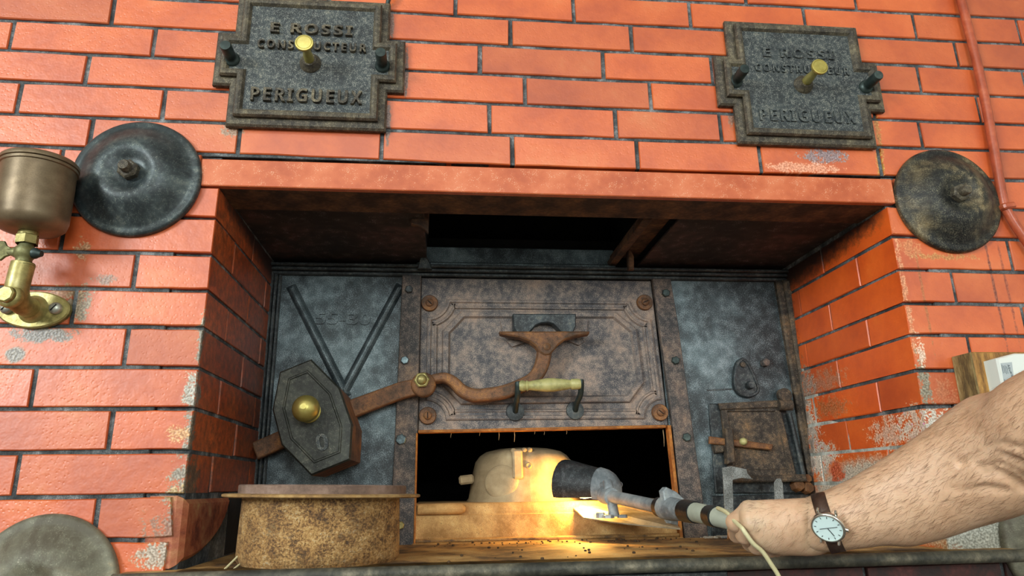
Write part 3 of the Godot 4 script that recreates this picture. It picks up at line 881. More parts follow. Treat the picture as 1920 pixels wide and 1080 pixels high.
func facade():
	var t := thing("baking_oven", Vector3.ZERO, "black cast iron oven front of bolted plates filling the back of the brick niche", "oven")
	var z := -0.405
	var s := st()
	slab(s, poly2([Vector2(-0.375, -0.11), Vector2(-0.085, -0.11), Vector2(-0.085, 0.468), Vector2(-0.375, 0.468)]), z - 0.02, z, 0.001)
	var lp := part("left_panel", s, M.iron_plate, t)
	s = st()
	rib(s, Vector2(-0.333, 0.435), Vector2(-0.20, 0.19), 0.022, z, 0.010)
	part("rib", s, M.iron_plate, lp)
	s = st()
	rib(s, Vector2(-0.093, 0.44), Vector2(-0.212, 0.19), 0.022, z, 0.010)
	part("rib", s, M.iron_plate, lp)
	var num := part("raised_numerals", letters("55-30", font_of("Droid Sans"), 0.027, 0.118, 0.005), M.iron_plate, lp, Vector3(-0.216, 0.361, z + 0.002))
	num.rotation.z = -0.02
	s = st()
	for k in 3: box(s, Vector3(-0.372 + k * 0.008, 0.18, z + 0.006 - k * 0.002), Vector3(0.0075, 0.57, 0.016 - k * 0.003), 0.002)
	part("left_frame", s, M.iron_black, t)
	s = st()
	box(s, Vector3(0.215, 0.478, z + 0.012), Vector3(1.19, 0.007, 0.030), 0.002)
	box(s, Vector3(0.215, 0.4705, z + 0.008), Vector3(1.19, 0.008, 0.022), 0.002)
	box(s, Vector3(0.215, 0.462, z + 0.005), Vector3(1.19, 0.008, 0.014), 0.002)
	part("top_rail", s, M.iron_black, t)
	s = st()
	box(s, Vector3(0.17, 0.505, z - 0.012), Vector3(0.46, 0.06, 0.01), 0.002)
	box(s, Vector3(0.17, 0.488, z - 0.002), Vector3(0.46, 0.012, 0.02), 0.003)
	part("top_flange", s, M.iron_plate, t)
	s = st()
	slab(s, poly2([Vector2(-0.099, -0.11), Vector2(-0.052, -0.11), Vector2(-0.0485, 0.117), Vector2(-0.048, 0.459), Vector2(-0.089, 0.459)]), z, -0.391, 0.0015)
	var ls := part("strip", s, M.iron_rust, t)
	for b in [[Vector2(-0.0738, 0.4250), 0.009, M.iron_black], [Vector2(-0.0789, 0.2661), 0.009, M.bolt_blue], [Vector2(-0.0822, 0.0997), 0.0115, M.bolt_blue], [Vector2(-0.0785, -0.0701), 0.008, M.brass_dull]]:
		s = st()
		bolt(s, Vector3(b[0].x, b[0].y, -0.391), b[1], 0.008)
		part("bolt", s, b[2], ls)
	s = st()
	box(s, Vector3(-0.0502, 0.0, -0.40), Vector3(0.0035, 0.225, 0.022), 0.0008)
	part("rusty_edge", s, M.rust_orange, ls)
	s = st()
	slab(s, poly2([Vector2(0.511, -0.11), Vector2(0.562, -0.11), Vector2(0.549, 0.10), Vector2(0.534, 0.365), Vector2(0.526, 0.459), Vector2(0.483, 0.459), Vector2(0.502, 0.173)]), z, -0.391, 0.0015)
	var rs := part("strip", s, M.iron_rust, t)
	for b in [Vector2(0.5108, 0.4234), Vector2(0.5205, 0.2672), Vector2(0.5315, 0.0985)]:
		s = st()
		bolt(s, Vector3(b.x, b.y, -0.391), 0.0095, 0.007)
		part("bolt", s, M.bolt_dark, rs)
	s = st()
	slab(s, poly2([Vector2(0.5, -0.11), Vector2(0.507, -0.11), Vector2(0.499, 0.125), Vector2(0.4925, 0.125)]), -0.41, -0.3895, 0.0008)
	part("rusty_edge", s, M.rust_orange, rs)
	s = st()
	slab(s, poly2([Vector2(0.505, -0.11), Vector2(0.835, -0.11), Vector2(0.812, 0.468), Vector2(0.49, 0.468)]), z - 0.02, z, 0.001)
	part("right_panel", s, M.iron_plate, t)
	s = st()
	slab(s, poly2([Vector2(0.805, -0.11), Vector2(0.84, -0.11), Vector2(0.817, 0.459), Vector2(0.782, 0.459)]), z, z + 0.014, 0.004)
	slab(s, poly2([Vector2(0.818, -0.11), Vector2(0.845, -0.11), Vector2(0.825, 0.459), Vector2(0.796, 0.459)]), z, z + 0.024, 0.005)
	part("right_frame", s, M.hatch_rust, t)
	s = st()
	slab(s, poly2([Vector2(0.593, 0.201), Vector2(0.655, 0.203), Vector2(0.655, 0.207), Vector2(0.593, 0.204)]), z, z + 0.001, 0.0005)
	part("seam", s, M.iron_black, t)
	s = st()
	bolt(s, Vector3(0.7329, 0.2637, -0.4030), 0.009, 0.014, Vector3(0.1, 0, 1), 0.2, 8)
	part("stud", s, M.iron_rust, t)
	for q in [[Vector3(0.7690, -0.0078, -0.4000), 0.013], [Vector3(0.7901, -0.0137, -0.4000), 0.012], [Vector3(0.7891, 0.0054, -0.4000), 0.010]]:
		s = st()
		bolt(s, q[0], q[1], 0.02, Vector3(0.2, 0.2, 1), 0.2, 7)
		part("bolt", s, M.lever_iron, t)
	# the chamber behind the mouth
	s = st()
	box(s, Vector3(0.22, -0.115, -1.05), Vector3(1.6, 0.02, 1.25), 0.001)
	box(s, Vector3(0.22, 0.30, -1.05), Vector3(1.6, 0.02, 1.25), 0.001)
	box(s, Vector3(0.22, 0.1, -1.68), Vector3(1.6, 0.45, 0.02), 0.001)
	box(s, Vector3(-0.58, 0.1, -1.05), Vector3(0.02, 0.45, 1.25), 0.001)
	box(s, Vector3(1.02, 0.1, -1.05), Vector3(0.02, 0.45, 1.25), 0.001)
	box(s, Vector3(-0.33, 0.1, -0.44), Vector3(0.52, 0.45, 0.02), 0.001)
	box(s, Vector3(0.77, 0.1, -0.44), Vector3(0.52, 0.45, 0.02), 0.001)
	box(s, Vector3(0.22, 0.21, -0.44), Vector3(0.6, 0.16, 0.02), 0.001)
	box(s, Vector3(0.22, 0.42, -0.46), Vector3(1.5, 0.3, 0.02), 0.001)
	part("baking_chamber", s, M.soot, t)

func corner_frame(x0: float, y0: float, x1: float, y1: float, r: float, lean: float) -> PackedVector2Array:
	# a rectangle whose corners are bitten out in quarter circles
	var p := PackedVector2Array()
	var cs := [[Vector2(x0, y0), PI / 2, 0.0], [Vector2(x1, y0), PI, PI / 2], [Vector2(x1, y1), PI * 1.5, PI], [Vector2(x0, y1), TAU, PI * 1.5]]
	for c in cs:
		for k in 9: p.append(c[0] + Vector2.from_angle(lerpf(c[1], c[2], k / 8.0)) * r)
	for i in p.size():
		var t := (p[i].y - y0) / (y1 - y0)
		p[i].x += lean * (1.0 - t) * clampf((p[i].x - x0) / (x1 - x0), 0, 1)
	return p

func door():
	var t := thing("oven_shutter", Vector3.ZERO, "rust brown cast iron sliding oven door with raised octagon moulding, above the mouth", "oven door")
	var s := st()
	slab(s, poly2([Vector2(-0.0475, 0.117), Vector2(0.4965, 0.125), Vector2(0.482, 0.456), Vector2(-0.0475, 0.456)]), -0.418, -0.401, 0.002)
	var pn := part("panel", s, M.door_iron, t)
	s = st()
	var cf := corner_frame(-0.033, 0.139, 0.472, 0.407, 0.042, 0.016)
	terrace(s, cf, [[0.0, -0.402], [0.001, -0.396], [0.004, -0.3945], [0.008, -0.3945], [0.010, -0.398], [0.016, -0.398], [0.018, -0.396], [0.021, -0.396], [0.0235, -0.401]], false)
	part("outer_moulding", s, M.door_iron, pn)
	s = st()
	var oc := poly2([Vector2(0.042, 0.171), Vector2(0.413, 0.174), Vector2(0.449, 0.218), Vector2(0.440, 0.341), Vector2(0.392, 0.382), Vector2(0.042, 0.380), Vector2(0.0, 0.334), Vector2(0.0, 0.215)])
	terrace(s, oc, [[0.0, -0.402], [0.0025, -0.3935], [0.005, -0.392], [0.014, -0.392], [0.018, -0.3985]], true)
	part("octagon_moulding", s, M.door_iron, pn)
	s = st()
	box(s, Vector3(0.22, 0.119, -0.4015), Vector3(0.534, 0.006, 0.026), 0.001, Basis(Vector3(0, 0, 1), 0.0125))
	part("bottom_edge", s, M.rust_orange, pn)
	for q in [Vector2(-0.028, 0.396), Vector2(0.462, 0.403), Vector2(0.479, 0.153), Vector2(-0.028, 0.149)]:
		s = st()
		lathe(s, [Vector2(0.0185, 0), Vector2(0.0185, 0.006), Vector2(0.017, 0.008), Vector2(0.0085, 0.008), Vector2(0.0085, 0.012), Vector2(0.007, 0.0135), Vector2(0, 0.0135)], Vector3(q.x, q.y, -0.401), Vector3(0, 0, 1), 24)
		var w := part("screw_washer", s, M.lever_iron, t)
		s = st()
		box(s, Vector3(q.x, q.y, -0.3875), Vector3(0.013, 0.0018, 0.002), 0.0003, Basis(Vector3(0, 0, 1), rb.randf_range(0, 3)))
		part("slot", s, M.soot, w)
	# hanger plate with an arch, on a larger backing
	s = st()
	slab(s, poly2([Vector2(0.1288, 0.3549), Vector2(0.1366, 0.3162), Vector2(0.1541, 0.2971), Vector2(0.1899, 0.3105), Vector2(0.2798, 0.3109), Vector2(0.3035, 0.3013), Vector2(0.3196, 0.3111), Vector2(0.3268, 0.3601)]), -0.4, -0.3915, 0.001)
	part("hanger_backing", s, M.door_iron, t)
	s = st()
	var arch := [Vector2(0.1542, 0.3661), Vector2(0.1560, 0.3322), Vector2(0.1629, 0.3227), Vector2(0.1723, 0.3191), Vector2(0.1866, 0.3216), Vector2(0.1963, 0.3313), Vector2(0.2049, 0.3410), Vector2(0.2169, 0.3459), Vector2(0.2301, 0.3472), Vector2(0.2432, 0.3437), Vector2(0.2513, 0.3352), Vector2(0.2605, 0.3244), Vector2(0.2748, 0.3209), Vector2(0.2870, 0.3258), Vector2(0.2935, 0.3392), Vector2(0.2947, 0.3673)]
	slab(s, poly2(arch), -0.392, -0.366, 0.002)
	part("hanger_plate", s, M.iron_black, t)
	# cream handle on two brackets
	var hz := -0.335
	s = st()
	var ha := Vector3(0.1611, 0.2028, -0.3350)
	var hb := Vector3(0.2912, 0.2070, -0.3350)
	var hd := hb - ha
	var L := hd.length()
	lathe(s, [Vector2(0, 0), Vector2(0.009, 0), Vector2(0.0115, L * 0.04), Vector2(0.0115, L * 0.08), Vector2(0.0092, L * 0.11), Vector2(0.0115, L * 0.13), Vector2(0.0092, L * 0.16), Vector2(0.0105, L * 0.22), Vector2(0.0145, L * 0.45), Vector2(0.0145, L * 0.55), Vector2(0.0112, L * 0.76), Vector2(0.0092, L * 0.84), Vector2(0.0115, L * 0.86), Vector2(0.0115, L * 0.96), Vector2(0.010, L), Vector2(0, L)], ha, hd, 24)
	var grip := part("handle_grip", s, M.handle_cream, t)
	for e in [[ha, Vector3(0.1589, 0.1564, -0.3970)], [hb, Vector3(0.2895, 0.1580, -0.3970)]]:
		s = st()
		var a: Vector3 = e[0] - hd.normalized() * 0.002 * (1 if e[0] == ha else -1)
		var b: Vector3 = e[1]
		tube(s, curve([a + Vector3(0, 0.008, 0), a, a + Vector3(0, -0.02, -0.012), Vector3(b.x, b.y + 0.012, -0.375), b + Vector3(0, 0, 0.006)], 4), 0.0062, 10)
		var br := part("handle_bracket", s, M.bolt_dark, t)
		s = st()
		lathe(s, [Vector2(0.02, 0), Vector2(0.019, 0.005), Vector2(0.009, 0.007), Vector2(0, 0.007)], b, Vector3(0, 0, 1), 20)
		part("foot_plate", s, M.iron_black, br)
	# small icicle-like drips of soot
	s = st()
	for q in [[Vector3(0.0210, 0.1199, -0.4070), 9], [Vector3(0.0824, 0.1195, -0.4070), 7], [Vector3(0.1236, 0.1191, -0.4070), 12], [Vector3(0.1570, 0.1188, -0.4070), 14], [Vector3(0.2010, 0.1185, -0.4070), 5], [Vector3(0.2219, 0.1183, -0.4070), 6], [Vector3(0.2709, 0.1179, -0.4070), 5], [Vector3(0.4858, 0.1162, -0.4070), 20]]:
		var a: Vector3 = q[0]
		tube(s, [a, a + Vector3(0.001, -0.0009 * q[1], 0), a + Vector3(0, -0.0018 * q[1], 0)], [0.0012, 0.0009, 0.0003], 6)
	part("flour_drips", s, M.dome_dust, t).set_meta("kind", "stuff")

func bar(s: SurfaceTool, pts: Array, w: Array, z0: float, z1: float, b: float):
	# a bar bent in the wall's plane: centre line, half widths
	var l := PackedVector2Array()
	var r := PackedVector2Array()
	for i in pts.size():
		var d: Vector2 = (pts[min(i + 1, pts.size() - 1)] - pts[max(i - 1, 0)]).normalized()
		var n := Vector2(-d.y, d.x)
		l.append(pts[i] + n * w[i])
		r.append(pts[i] - n * w[i])
	r.reverse()
	l.append_array(r)
	terrace(s, l, [[0.0, z0], [0.0, z1 - b], [b * 0.4, z1 - b * 0.3], [b, z1]], true, true)

func lever():
	var t := thing("door_lever", Vector3.ZERO, "rusty iron door lever with curved fork arm and hexagonal counterweight carrying a round brass knob", "lever")
	var s := st()
	var line := [Vector2(0.2228, 0.3034), Vector2(0.2209, 0.2776), Vector2(0.2118, 0.2451), Vector2(0.1928, 0.2199), Vector2(0.1628, 0.2052), Vector2(0.1319, 0.1940), Vector2(0.0980, 0.1885), Vector2(0.0677, 0.1874), Vector2(0.0431, 0.1976), Vector2(0.0251, 0.2156), Vector2(0.0060, 0.2246), Vector2(-0.0141, 0.2223), Vector2(-0.0363, 0.2179)]
	var c := curve(line, 3)
	var w := []
	for i in c.size():
		var u := float(i) / (c.size() - 1)
		w.append(lerpf(0.0155, 0.0135, u * 1.6) if u < 0.6 else lerpf(0.0135, 0.008, (u - 0.6) / 0.4))
	bar(s, c, w, -0.378, -0.35, 0.0055)
	part("curved_arm", s, M.lever_iron, t)
	s = st()
	var T := [Vector2(0.1225, 0.3223), Vector2(0.3197, 0.3235), Vector2(0.3183, 0.3176), Vector2(0.2898, 0.3127), Vector2(0.2660, 0.3055), Vector2(0.2504, 0.2937), Vector2(0.2395, 0.2808), Vector2(0.2300, 0.2715), Vector2(0.2195, 0.2703), Vector2(0.2093, 0.2760), Vector2(0.2015, 0.2888), Vector2(0.1879, 0.3004), Vector2(0.1673, 0.3085), Vector2(0.1408, 0.3131), Vector2(0.1247, 0.3165)]
	slab(s, poly2(T), -0.372, -0.346, 0.003)
	var hd := part("fork_head", s, M.lever_iron, t)
	s = st()
	var rv := Vector3(0.2240, 0.2891, -0.3470)
	lathe(s, [Vector2(0.008, 0), Vector2(0.008, 0.003), Vector2(0.006, 0.0045), Vector2(0, 0.005)], rv, Vector3(0, 0, 1), 16)
	part("rivet", s, M.lever_iron, hd)
	s = st()
	var p0 := Vector2(-0.0418, 0.2134)
	var p1 := Vector2(-0.1746, 0.1631)
	var p2 := Vector2(-0.3684, 0.0775)
	bar(s, [p0 + Vector2(0.01, -0.004), p0.lerp(p1, 0.3), p1, p2], [0.0165, 0.0175, 0.0185, 0.0175], -0.372, -0.353, 0.003)
	part("arm", s, M.lever_iron, t)
	s = st()
	var pv := Vector3(-0.0372, 0.2086, -0.3580)
	lathe(s, [Vector2(0.0, -0.03), Vector2(0.023, -0.03), Vector2(0.0265, 0.0), Vector2(0.0255, 0.008), Vector2(0.022, 0.011), Vector2(0, 0.011)], pv, Vector3(0, 0, 1), 28)
	var bs := part("pivot_boss", s, M.lever_iron, t)
	s = st()
	var pn := Vector3(-0.0404, 0.2168, -0.3450)
	bolt(s, pn, 0.0165, 0.008, Vector3(0, 0, 1), 0.1)
	lathe(s, [Vector2(0.011, 0.008), Vector2(0.0105, 0.014), Vector2(0.007, 0.018), Vector2(0, 0.0195)], pn, Vector3(0, 0, 1), 20)
	part("pivot_nut", s, M.brass_dull, bs)
	# the counterweight
	s = st()
	var wp := [Vector2(-0.2450, 0.2386), Vector2(-0.3009, 0.2143), Vector2(-0.3090, 0.1443), Vector2(-0.2881, 0.0809), Vector2(-0.2317, 0.0259), Vector2(-0.1632, 0.0531), Vector2(-0.1623, 0.1162), Vector2(-0.1890, 0.1842)]
	terrace(s, poly2(wp), [[0.004, -0.386], [0.0, -0.382], [0.0, -0.228]], true, true)
	var wt := part("counterweight", s, M.lever_iron, t)
	s = st()
	terrace(s, poly2(wp), [[0.0, -0.228], [0.0, -0.224], [0.003, -0.22], [0.018, -0.22], [0.0195, -0.2185], [0.0215, -0.2185], [0.023, -0.22]], true, true)
	part("weight_face", s, M.weight, wt)
	var o := part("raised_mark", letters("0", font_of("Droid Sans"), 0.03, 0.021, 0.005), M.iron_pitted, wt, Vector3(-0.2152, 0.0849, -0.2190))
	o.rotation.z = 0.25
	s = st()
	var kb := Vector3(-0.2417, 0.1401, -0.2200)
	lathe(s, [Vector2(0.021, 0), Vector2(0.021, 0.004), Vector2(0.018, 0.006), Vector2(0.012, 0.007), Vector2(0.010, 0.012), Vector2(0.012, 0.016), Vector2(0.019, 0.020), Vector2(0.0235, 0.028), Vector2(0.0245, 0.035), Vector2(0.023, 0.044), Vector2(0.018, 0.052), Vector2(0.010, 0.0575), Vector2(0.005, 0.0588), Vector2(0.005, 0.061), Vector2(0, 0.0615)], kb, Vector3(0, 0.05, 1), 36)
	part("brass_knob", s, M.brass, wt)

func hatch():
	var z := -0.405
	var t := thing("inspection_hatch", Vector3.ZERO, "small rusty hinged iron hatch with latch bar and brass stud, right of the oven mouth", "hatch")
	var s := st()
	slab(s, poly2([Vector2(0.5929, 0.1719), Vector2(0.7685, 0.1759), Vector2(0.7974, -0.0227), Vector2(0.5896, -0.0193)]), z, z + 0.006, 0.002)
	part("frame", s, M.iron_black, t)
	s = st()
	terrace(s, poly2([Vector2(0.6163, 0.1677), Vector2(0.7524, 0.1671), Vector2(0.7718, 0.0146), Vector2(0.6197, 0.0145)]), [[0.0, z + 0.005], [0.0, z + 0.013], [0.002, z + 0.015], [0.013, z + 0.015], [0.015, z + 0.011]], true)
	var dp := part("door_plate", s, M.hatch_rust, t)
	s = st()
	slab(s, poly2([Vector2(0.5805, 0.0996), Vector2(0.7220, 0.0813), Vector2(0.7196, 0.0722), Vector2(0.7156, 0.0689), Vector2(0.5790, 0.0838)]), z + 0.016, z + 0.025, 0.002)
	part("latch_bar", s, M.lever_iron, dp)
	s = st()
	lathe(s, [Vector2(0.008, 0), Vector2(0.008, 0.004), Vector2(0.007, 0.008), Vector2(0.004, 0.011), Vector2(0, 0.012)], Vector3(0.6537, 0.0876, -0.3800), Vector3(0, 0, 1), 18)
	part("latch_stud", s, M.handle_cream, dp)
	s = st()
	slab(s, poly2([Vector2(0.6141, 0.1156), Vector2(0.6309, 0.1155), Vector2(0.6289, 0.0426), Vector2(0.6110, 0.0406)]), z + 0.015, z + 0.036, 0.003)
	part("latch_keeper", s, M.hatch_rust, t)
	s = st()
	slab(s, poly2([Vector2(0.5899, 0.0821), Vector2(0.6151, 0.0818), Vector2(0.6111, 0.0660), Vector2(0.5929, 0.0640)]), z + 0.004, z + 0.02, 0.002)
	part("catch_lug", s, M.hatch_rust, t)
	s = st()
	slab(s, poly2([Vector2(0.6102, 0.1713), Vector2(0.7514, 0.1778), Vector2(0.7517, 0.1613), Vector2(0.6136, 0.1573)]), z + 0.012, z + 0.02, 0.002)
	part("hinge_strap", s, M.hatch_rust, t)
	s = st()
	var ha := Vector3(0.7610, 0.1659, -0.3850)
	tube(s, [ha + Vector3(-0.016, 0.0, 0.004), ha + Vector3(0.014, 0.0, 0.004)], 0.012, 14)
	bolt(s, Vector3(0.7626, 0.1879, -0.3900), 0.016, 0.014, Vector3(0, 0, 1), 0.4, 10)
	part("hinge", s, M.hatch_rust, t)
	s = st()
	tube(s, [Vector3(0.7725, 0.1487, -0.3900), Vector3(0.7882, 0.0109, -0.3900)], 0.0055, 10)
	part("hinge_rod", s, M.iron_black, t)
	s = st()
	slab(s, poly2([Vector2(0.6160, 0.0154), Vector2(0.7863, 0.0174), Vector2(0.7878, 0.0019), Vector2(0.6169, 0.0022)]), z, z + 0.03, 0.003)
	part("bottom_strap", s, M.hatch_rust, t)
	s = st()
	slab(s, poly2([Vector2(0.5808, -0.0246), Vector2(0.8095, -0.0229), Vector2(0.8023, -0.1159), Vector2(0.5723, -0.1107)]), z, z + 0.004, 0.002)
	part("lower_plate", s, M.iron_black, t)
	# tear-drop cover
	t = thing("keyhole_cover", Vector3.ZERO, "tear-drop shaped black iron swivel cover above the small hatch", "cover")
	s = st()
	var q := curve([Vector2(0.6797, 0.2754), Vector2(0.6646, 0.2643), Vector2(0.6550, 0.2339), Vector2(0.6535, 0.2086), Vector2(0.6629, 0.1918), Vector2(0.6845, 0.1846), Vector2(0.7053, 0.1917), Vector2(0.7120, 0.2061), Vector2(0.7051, 0.2327), Vector2(0.6924, 0.2644), Vector2(0.6797, 0.2754)], 3)
	q.pop_back()
	terrace(s, poly2(q), [[0.0, z], [0.0, z + 0.012], [0.002, z + 0.014], [0.006, z + 0.014], [0.007, z + 0.012]], true)
	part("cover_plate", s, M.iron_black, t)
	s = st()
	lathe(s, [Vector2(0.006, 0), Vector2(0.006, 0.005), Vector2(0, 0.006)], Vector3(0.6773, 0.2582, -0.3930), Vector3(0, 0, 1), 14)
	part("rivet", s, M.hatch_rust, t)
	s = st()
	bolt(s, Vector3(0.6869, 0.2112, -0.3930), 0.009, 0.016, Vector3(0, 0, 1), 0.3, 8)
	part("knob", s, M.iron_black, t)

func hearth():
	var t := thing("mouth_sill", Vector3.ZERO, "dusty iron sill lit yellow along the bottom of the oven mouth, with a rounded nosing", "sill")
	var s := st()
	box(s, Vector3(0.225, -0.078, -0.413), Vector3(0.552, 0.052, 0.016), 0.002)
	part("front_plate", s, M.hearth_dust, t)
	s = st()
	var pr := []
	for k in 7:
		var a := PI / 2 * k / 6.0
		pr.append(Vector2(-0.42 + 0.012 * cos(a) - 0.012 * 0, -0.052 + 0.022 * sin(a)))
	var poly := PackedVector2Array([Vector2(0.70, -0.03), Vector2(0.70, -0.054), Vector2(0.408, -0.054)])
	for p in pr: poly.append(Vector2(-p.x, p.y))
	terrace(s, poly, [[0.0, 0.0], [0.0, 0.552]], true, true, Transform3D(Basis(Vector3(0, 0, -1), Vector3(0, 1, 0), Vector3(1, 0, 0)), Vector3(-0.051, 0, 0)))
	part("nosing", s, M.hearth_dust, t)
	s = st()
	tube(s, [Vector3(-0.045, -0.041, -0.404), Vector3(0.045, -0.041, -0.404), Vector3(0.052, -0.042, -0.405)], [0.011, 0.011, 0.005], 14)
	part("round_bar", s, M.hearth_dust, t)
	s = st()
	box(s, Vector3(0.225, -0.1015, -0.401), Vector3(0.552, 0.007, 0.02), 0.002)
	box(s, Vector3(0.225, -0.1085, -0.392), Vector3(0.56, 0.007, 0.03), 0.002)
	part("foot_ridge", s, M.ledge_iron, t)
	# the cast iron fire deflector on the hearth
	var c := Vector3(0.193, -0.0305, -0.56)
	t = thing("fire_deflector", c, "dusty tan cast iron fire deflector shaped like an upturned pot, standing in the oven mouth", "deflector")
	s = st()
	lathe(s, [Vector2(0, 0), Vector2(0.132, 0), Vector2(0.132, 0.003), Vector2(0.128, 0.008), Vector2(0.124, 0.03), Vector2(0.118, 0.065), Vector2(0.112, 0.088), Vector2(0.102, 0.101), Vector2(0.088, 0.110), Vector2(0.06, 0.1165), Vector2(0.03, 0.119), Vector2(0, 0.12)], Vector3.ZERO, Vector3(0, 1, 0), 56)
	part("body", s, M.dome_dust, t)
	s = st()   # a curved spout lip bulging from its left front and the web beside it
	var lip := []
	for k in 9:
		var a := PI / 2 * k / 8.0
		lip.append(Vector2(0.040 * cos(a), 0.010 * sin(a)))
	lathe(s, lip, Vector3(-0.060, 0.046, 0.1035), Vector3(-0.5, 0.12, 1), 28, 80)
	part("spout_lip", s, M.dome_dust, t).scale = Vector3(1.0, 0.92, 0.985)
	s = st()
	box(s, Vector3(-0.026, 0.078, 0.114), Vector3(0.022, 0.062, 0.022), 0.004, Basis(Vector3(1, 0, 0), -0.12))
	part("web", s, M.dome_dust, t)
	s = st()
	box(s, Vector3(-0.134, 0.049, 0.03), Vector3(0.034, 0.020, 0.022), 0.004, Basis(Vector3(0, 0, 1), 0.1))
	part("lug", s, M.dome_dust, t)
	for q in [[-0.032, 0.108, 0.090], [-0.008, 0.109, 0.093], [0.004, 0.109, 0.093]]:
		s = st()
		lathe(s, [Vector2(0.006, -0.004), Vector2(0.006, 0.003), Vector2(0.004, 0.005), Vector2(0, 0.0055)], Vector3(q[0], q[1], q[2]), Vector3(0, 0.6, 1), 12)
		part("rivet", s, M.dome_dust, t)
	s = st()
	lathe(s, [Vector2(0.007, -0.004), Vector2(0.007, 0.002), Vector2(0.005, 0.004), Vector2(0.003, 0.002), Vector2(0, 0.002)], Vector3(-0.002, 0.075, 0.116), Vector3(0.0, 0.2, 1), 14)
	part("boss", s, M.dome_dust, t)

func ledge():
	var t := thing("oven_shelf", Vector3.ZERO, "long brown iron shelf plate with rounded grey front edge running below the oven mouth", "shelf")
	var s := st()
	box(s, Vector3(0.227, -0.111, -0.17), Vector3(1.19, 0.010, 0.40), 0.001)
	box(s, Vector3(0.232, -0.111, 0.014), Vector3(1.345, 0.010, 0.06), 0.001)
	part("plate", s, M.ledge_iron, t)
	s = st()
	tube(s, [Vector3(-0.44, -0.1135, 0.044), Vector3(-0.2, -0.1132, 0.0445), Vector3(0.1, -0.1137, 0.044), Vector3(0.5, -0.1133, 0.0443), Vector3(0.905, -0.1137, 0.044)], 0.0095, 12)
	part("rounded_edge", s, M.ledge_edge, t)
	s = st()
	box(s, Vector3(0.0, -0.19, 0.016), Vector3(0.86, 0.13, 0.02), 0.002)
	part("apron_plate", s, M.iron_black, t)

func cross_plate(w: float, h0: float, h1: float, ew: float, e0: float, e1: float) -> PackedVector2Array:
	return poly2([Vector2(-w, h0), Vector2(w, h0), Vector2(w, e0), Vector2(ew, e0), Vector2(ew, e1), Vector2(w, e1), Vector2(w, h1), Vector2(-w, h1), Vector2(-w, e1), Vector2(-ew, e1), Vector2(-ew, e0), Vector2(-w, e0)])

func nameplate(called: String, at: Vector3, clear: bool, label: String):
	var t := thing(called, at, label, "plate", "cast maker's plates above the niche")
	var P := cross_plate(0.134, -0.130, 0.131, 0.163, -0.053, 0.052)
	var s := st()
	terrace(s, P, [[0.002, 0.0], [0.0, 0.003], [0.0, 0.010], [0.003, 0.014], [0.010, 0.0155], [0.0155, 0.0145]], true)
	part("base", s, M.iron_border, t)
	s = st()
	terrace(s, inset(ccw(P), 0.0135), [[0.001, 0.0145], [0.0, 0.021], [0.0025, 0.0255], [0.007, 0.027], [0.011, 0.0255], [0.0145, 0.020]], false)
	part("raised_border", s, M.iron_border, t)
	s = st()
	terrace(s, inset(ccw(P), 0.0255), [[0.0, 0.0145], [0.0, 0.0195], [0.0005, 0.02]], true)
	part("field", s, M.iron_pitted, t)
	var f := font_of("Droid Sans")
	var lm: Material = M.iron_border if clear else M.iron_pitted
	var dp := 0.0075 if clear else 0.004
	for q in [["E ROSSI", 0.020, 0.141, 0.0575, 4, 0.0], ["CONSTRUCTEUR", 0.0165, 0.186, 0.0235, 8, 0.003], ["PERIGUEUX", 0.025, 0.186, -0.075, 5, 0.0]]:
		part("raised_lettering", letters(q[0], f, q[1], q[2], dp, q[4]), lm, t, Vector3(q[5], q[3], 0.0195 + dp / 2))
	s = st()
	lathe(s, [Vector2(0.0185, 0), Vector2(0.018, 0.004), Vector2(0.013, 0.009), Vector2(0.0115, 0.013), Vector2(0, 0.014)], Vector3(0.001, -0.009, 0.02), Vector3(0, 0, 1), 26)
	part("knob_collar", s, M.iron_border, t)
	s = st()
	lathe(s, [Vector2(0.0085, 0), Vector2(0.0085, 0.010), Vector2(0.007, 0.02), Vector2(0.0068, 0.036), Vector2(0.010, 0.040), Vector2(0.0148, 0.0425), Vector2(0.0155, 0.045), Vector2(0.0148, 0.0475), Vector2(0.0125, 0.0478), Vector2(0.012, 0.0470), Vector2(0.0115, 0.0478), Vector2(0, 0.0482)], Vector3(0.001, -0.009, 0.033), Vector3(0, 0, 1), 30)
	part("brass_knob", s, M.brass, t)
	for x in [-0.131, 0.125]:
		s = st()
		lathe(s, [Vector2(0.0135, 0), Vector2(0.013, 0.004), Vector2(0.0105, 0.006), Vector2(0.0085, 0.008), Vector2(0.0085, 0.012), Vector2(0.0095, 0.014), Vector2(0.0095, 0.040), Vector2(0.0085, 0.042), Vector2(0, 0.0425)], Vector3(x, -0.008, 0.02), Vector3(0, 0, 1), 20)
		part("pin", s, M.bolt_dark, t)

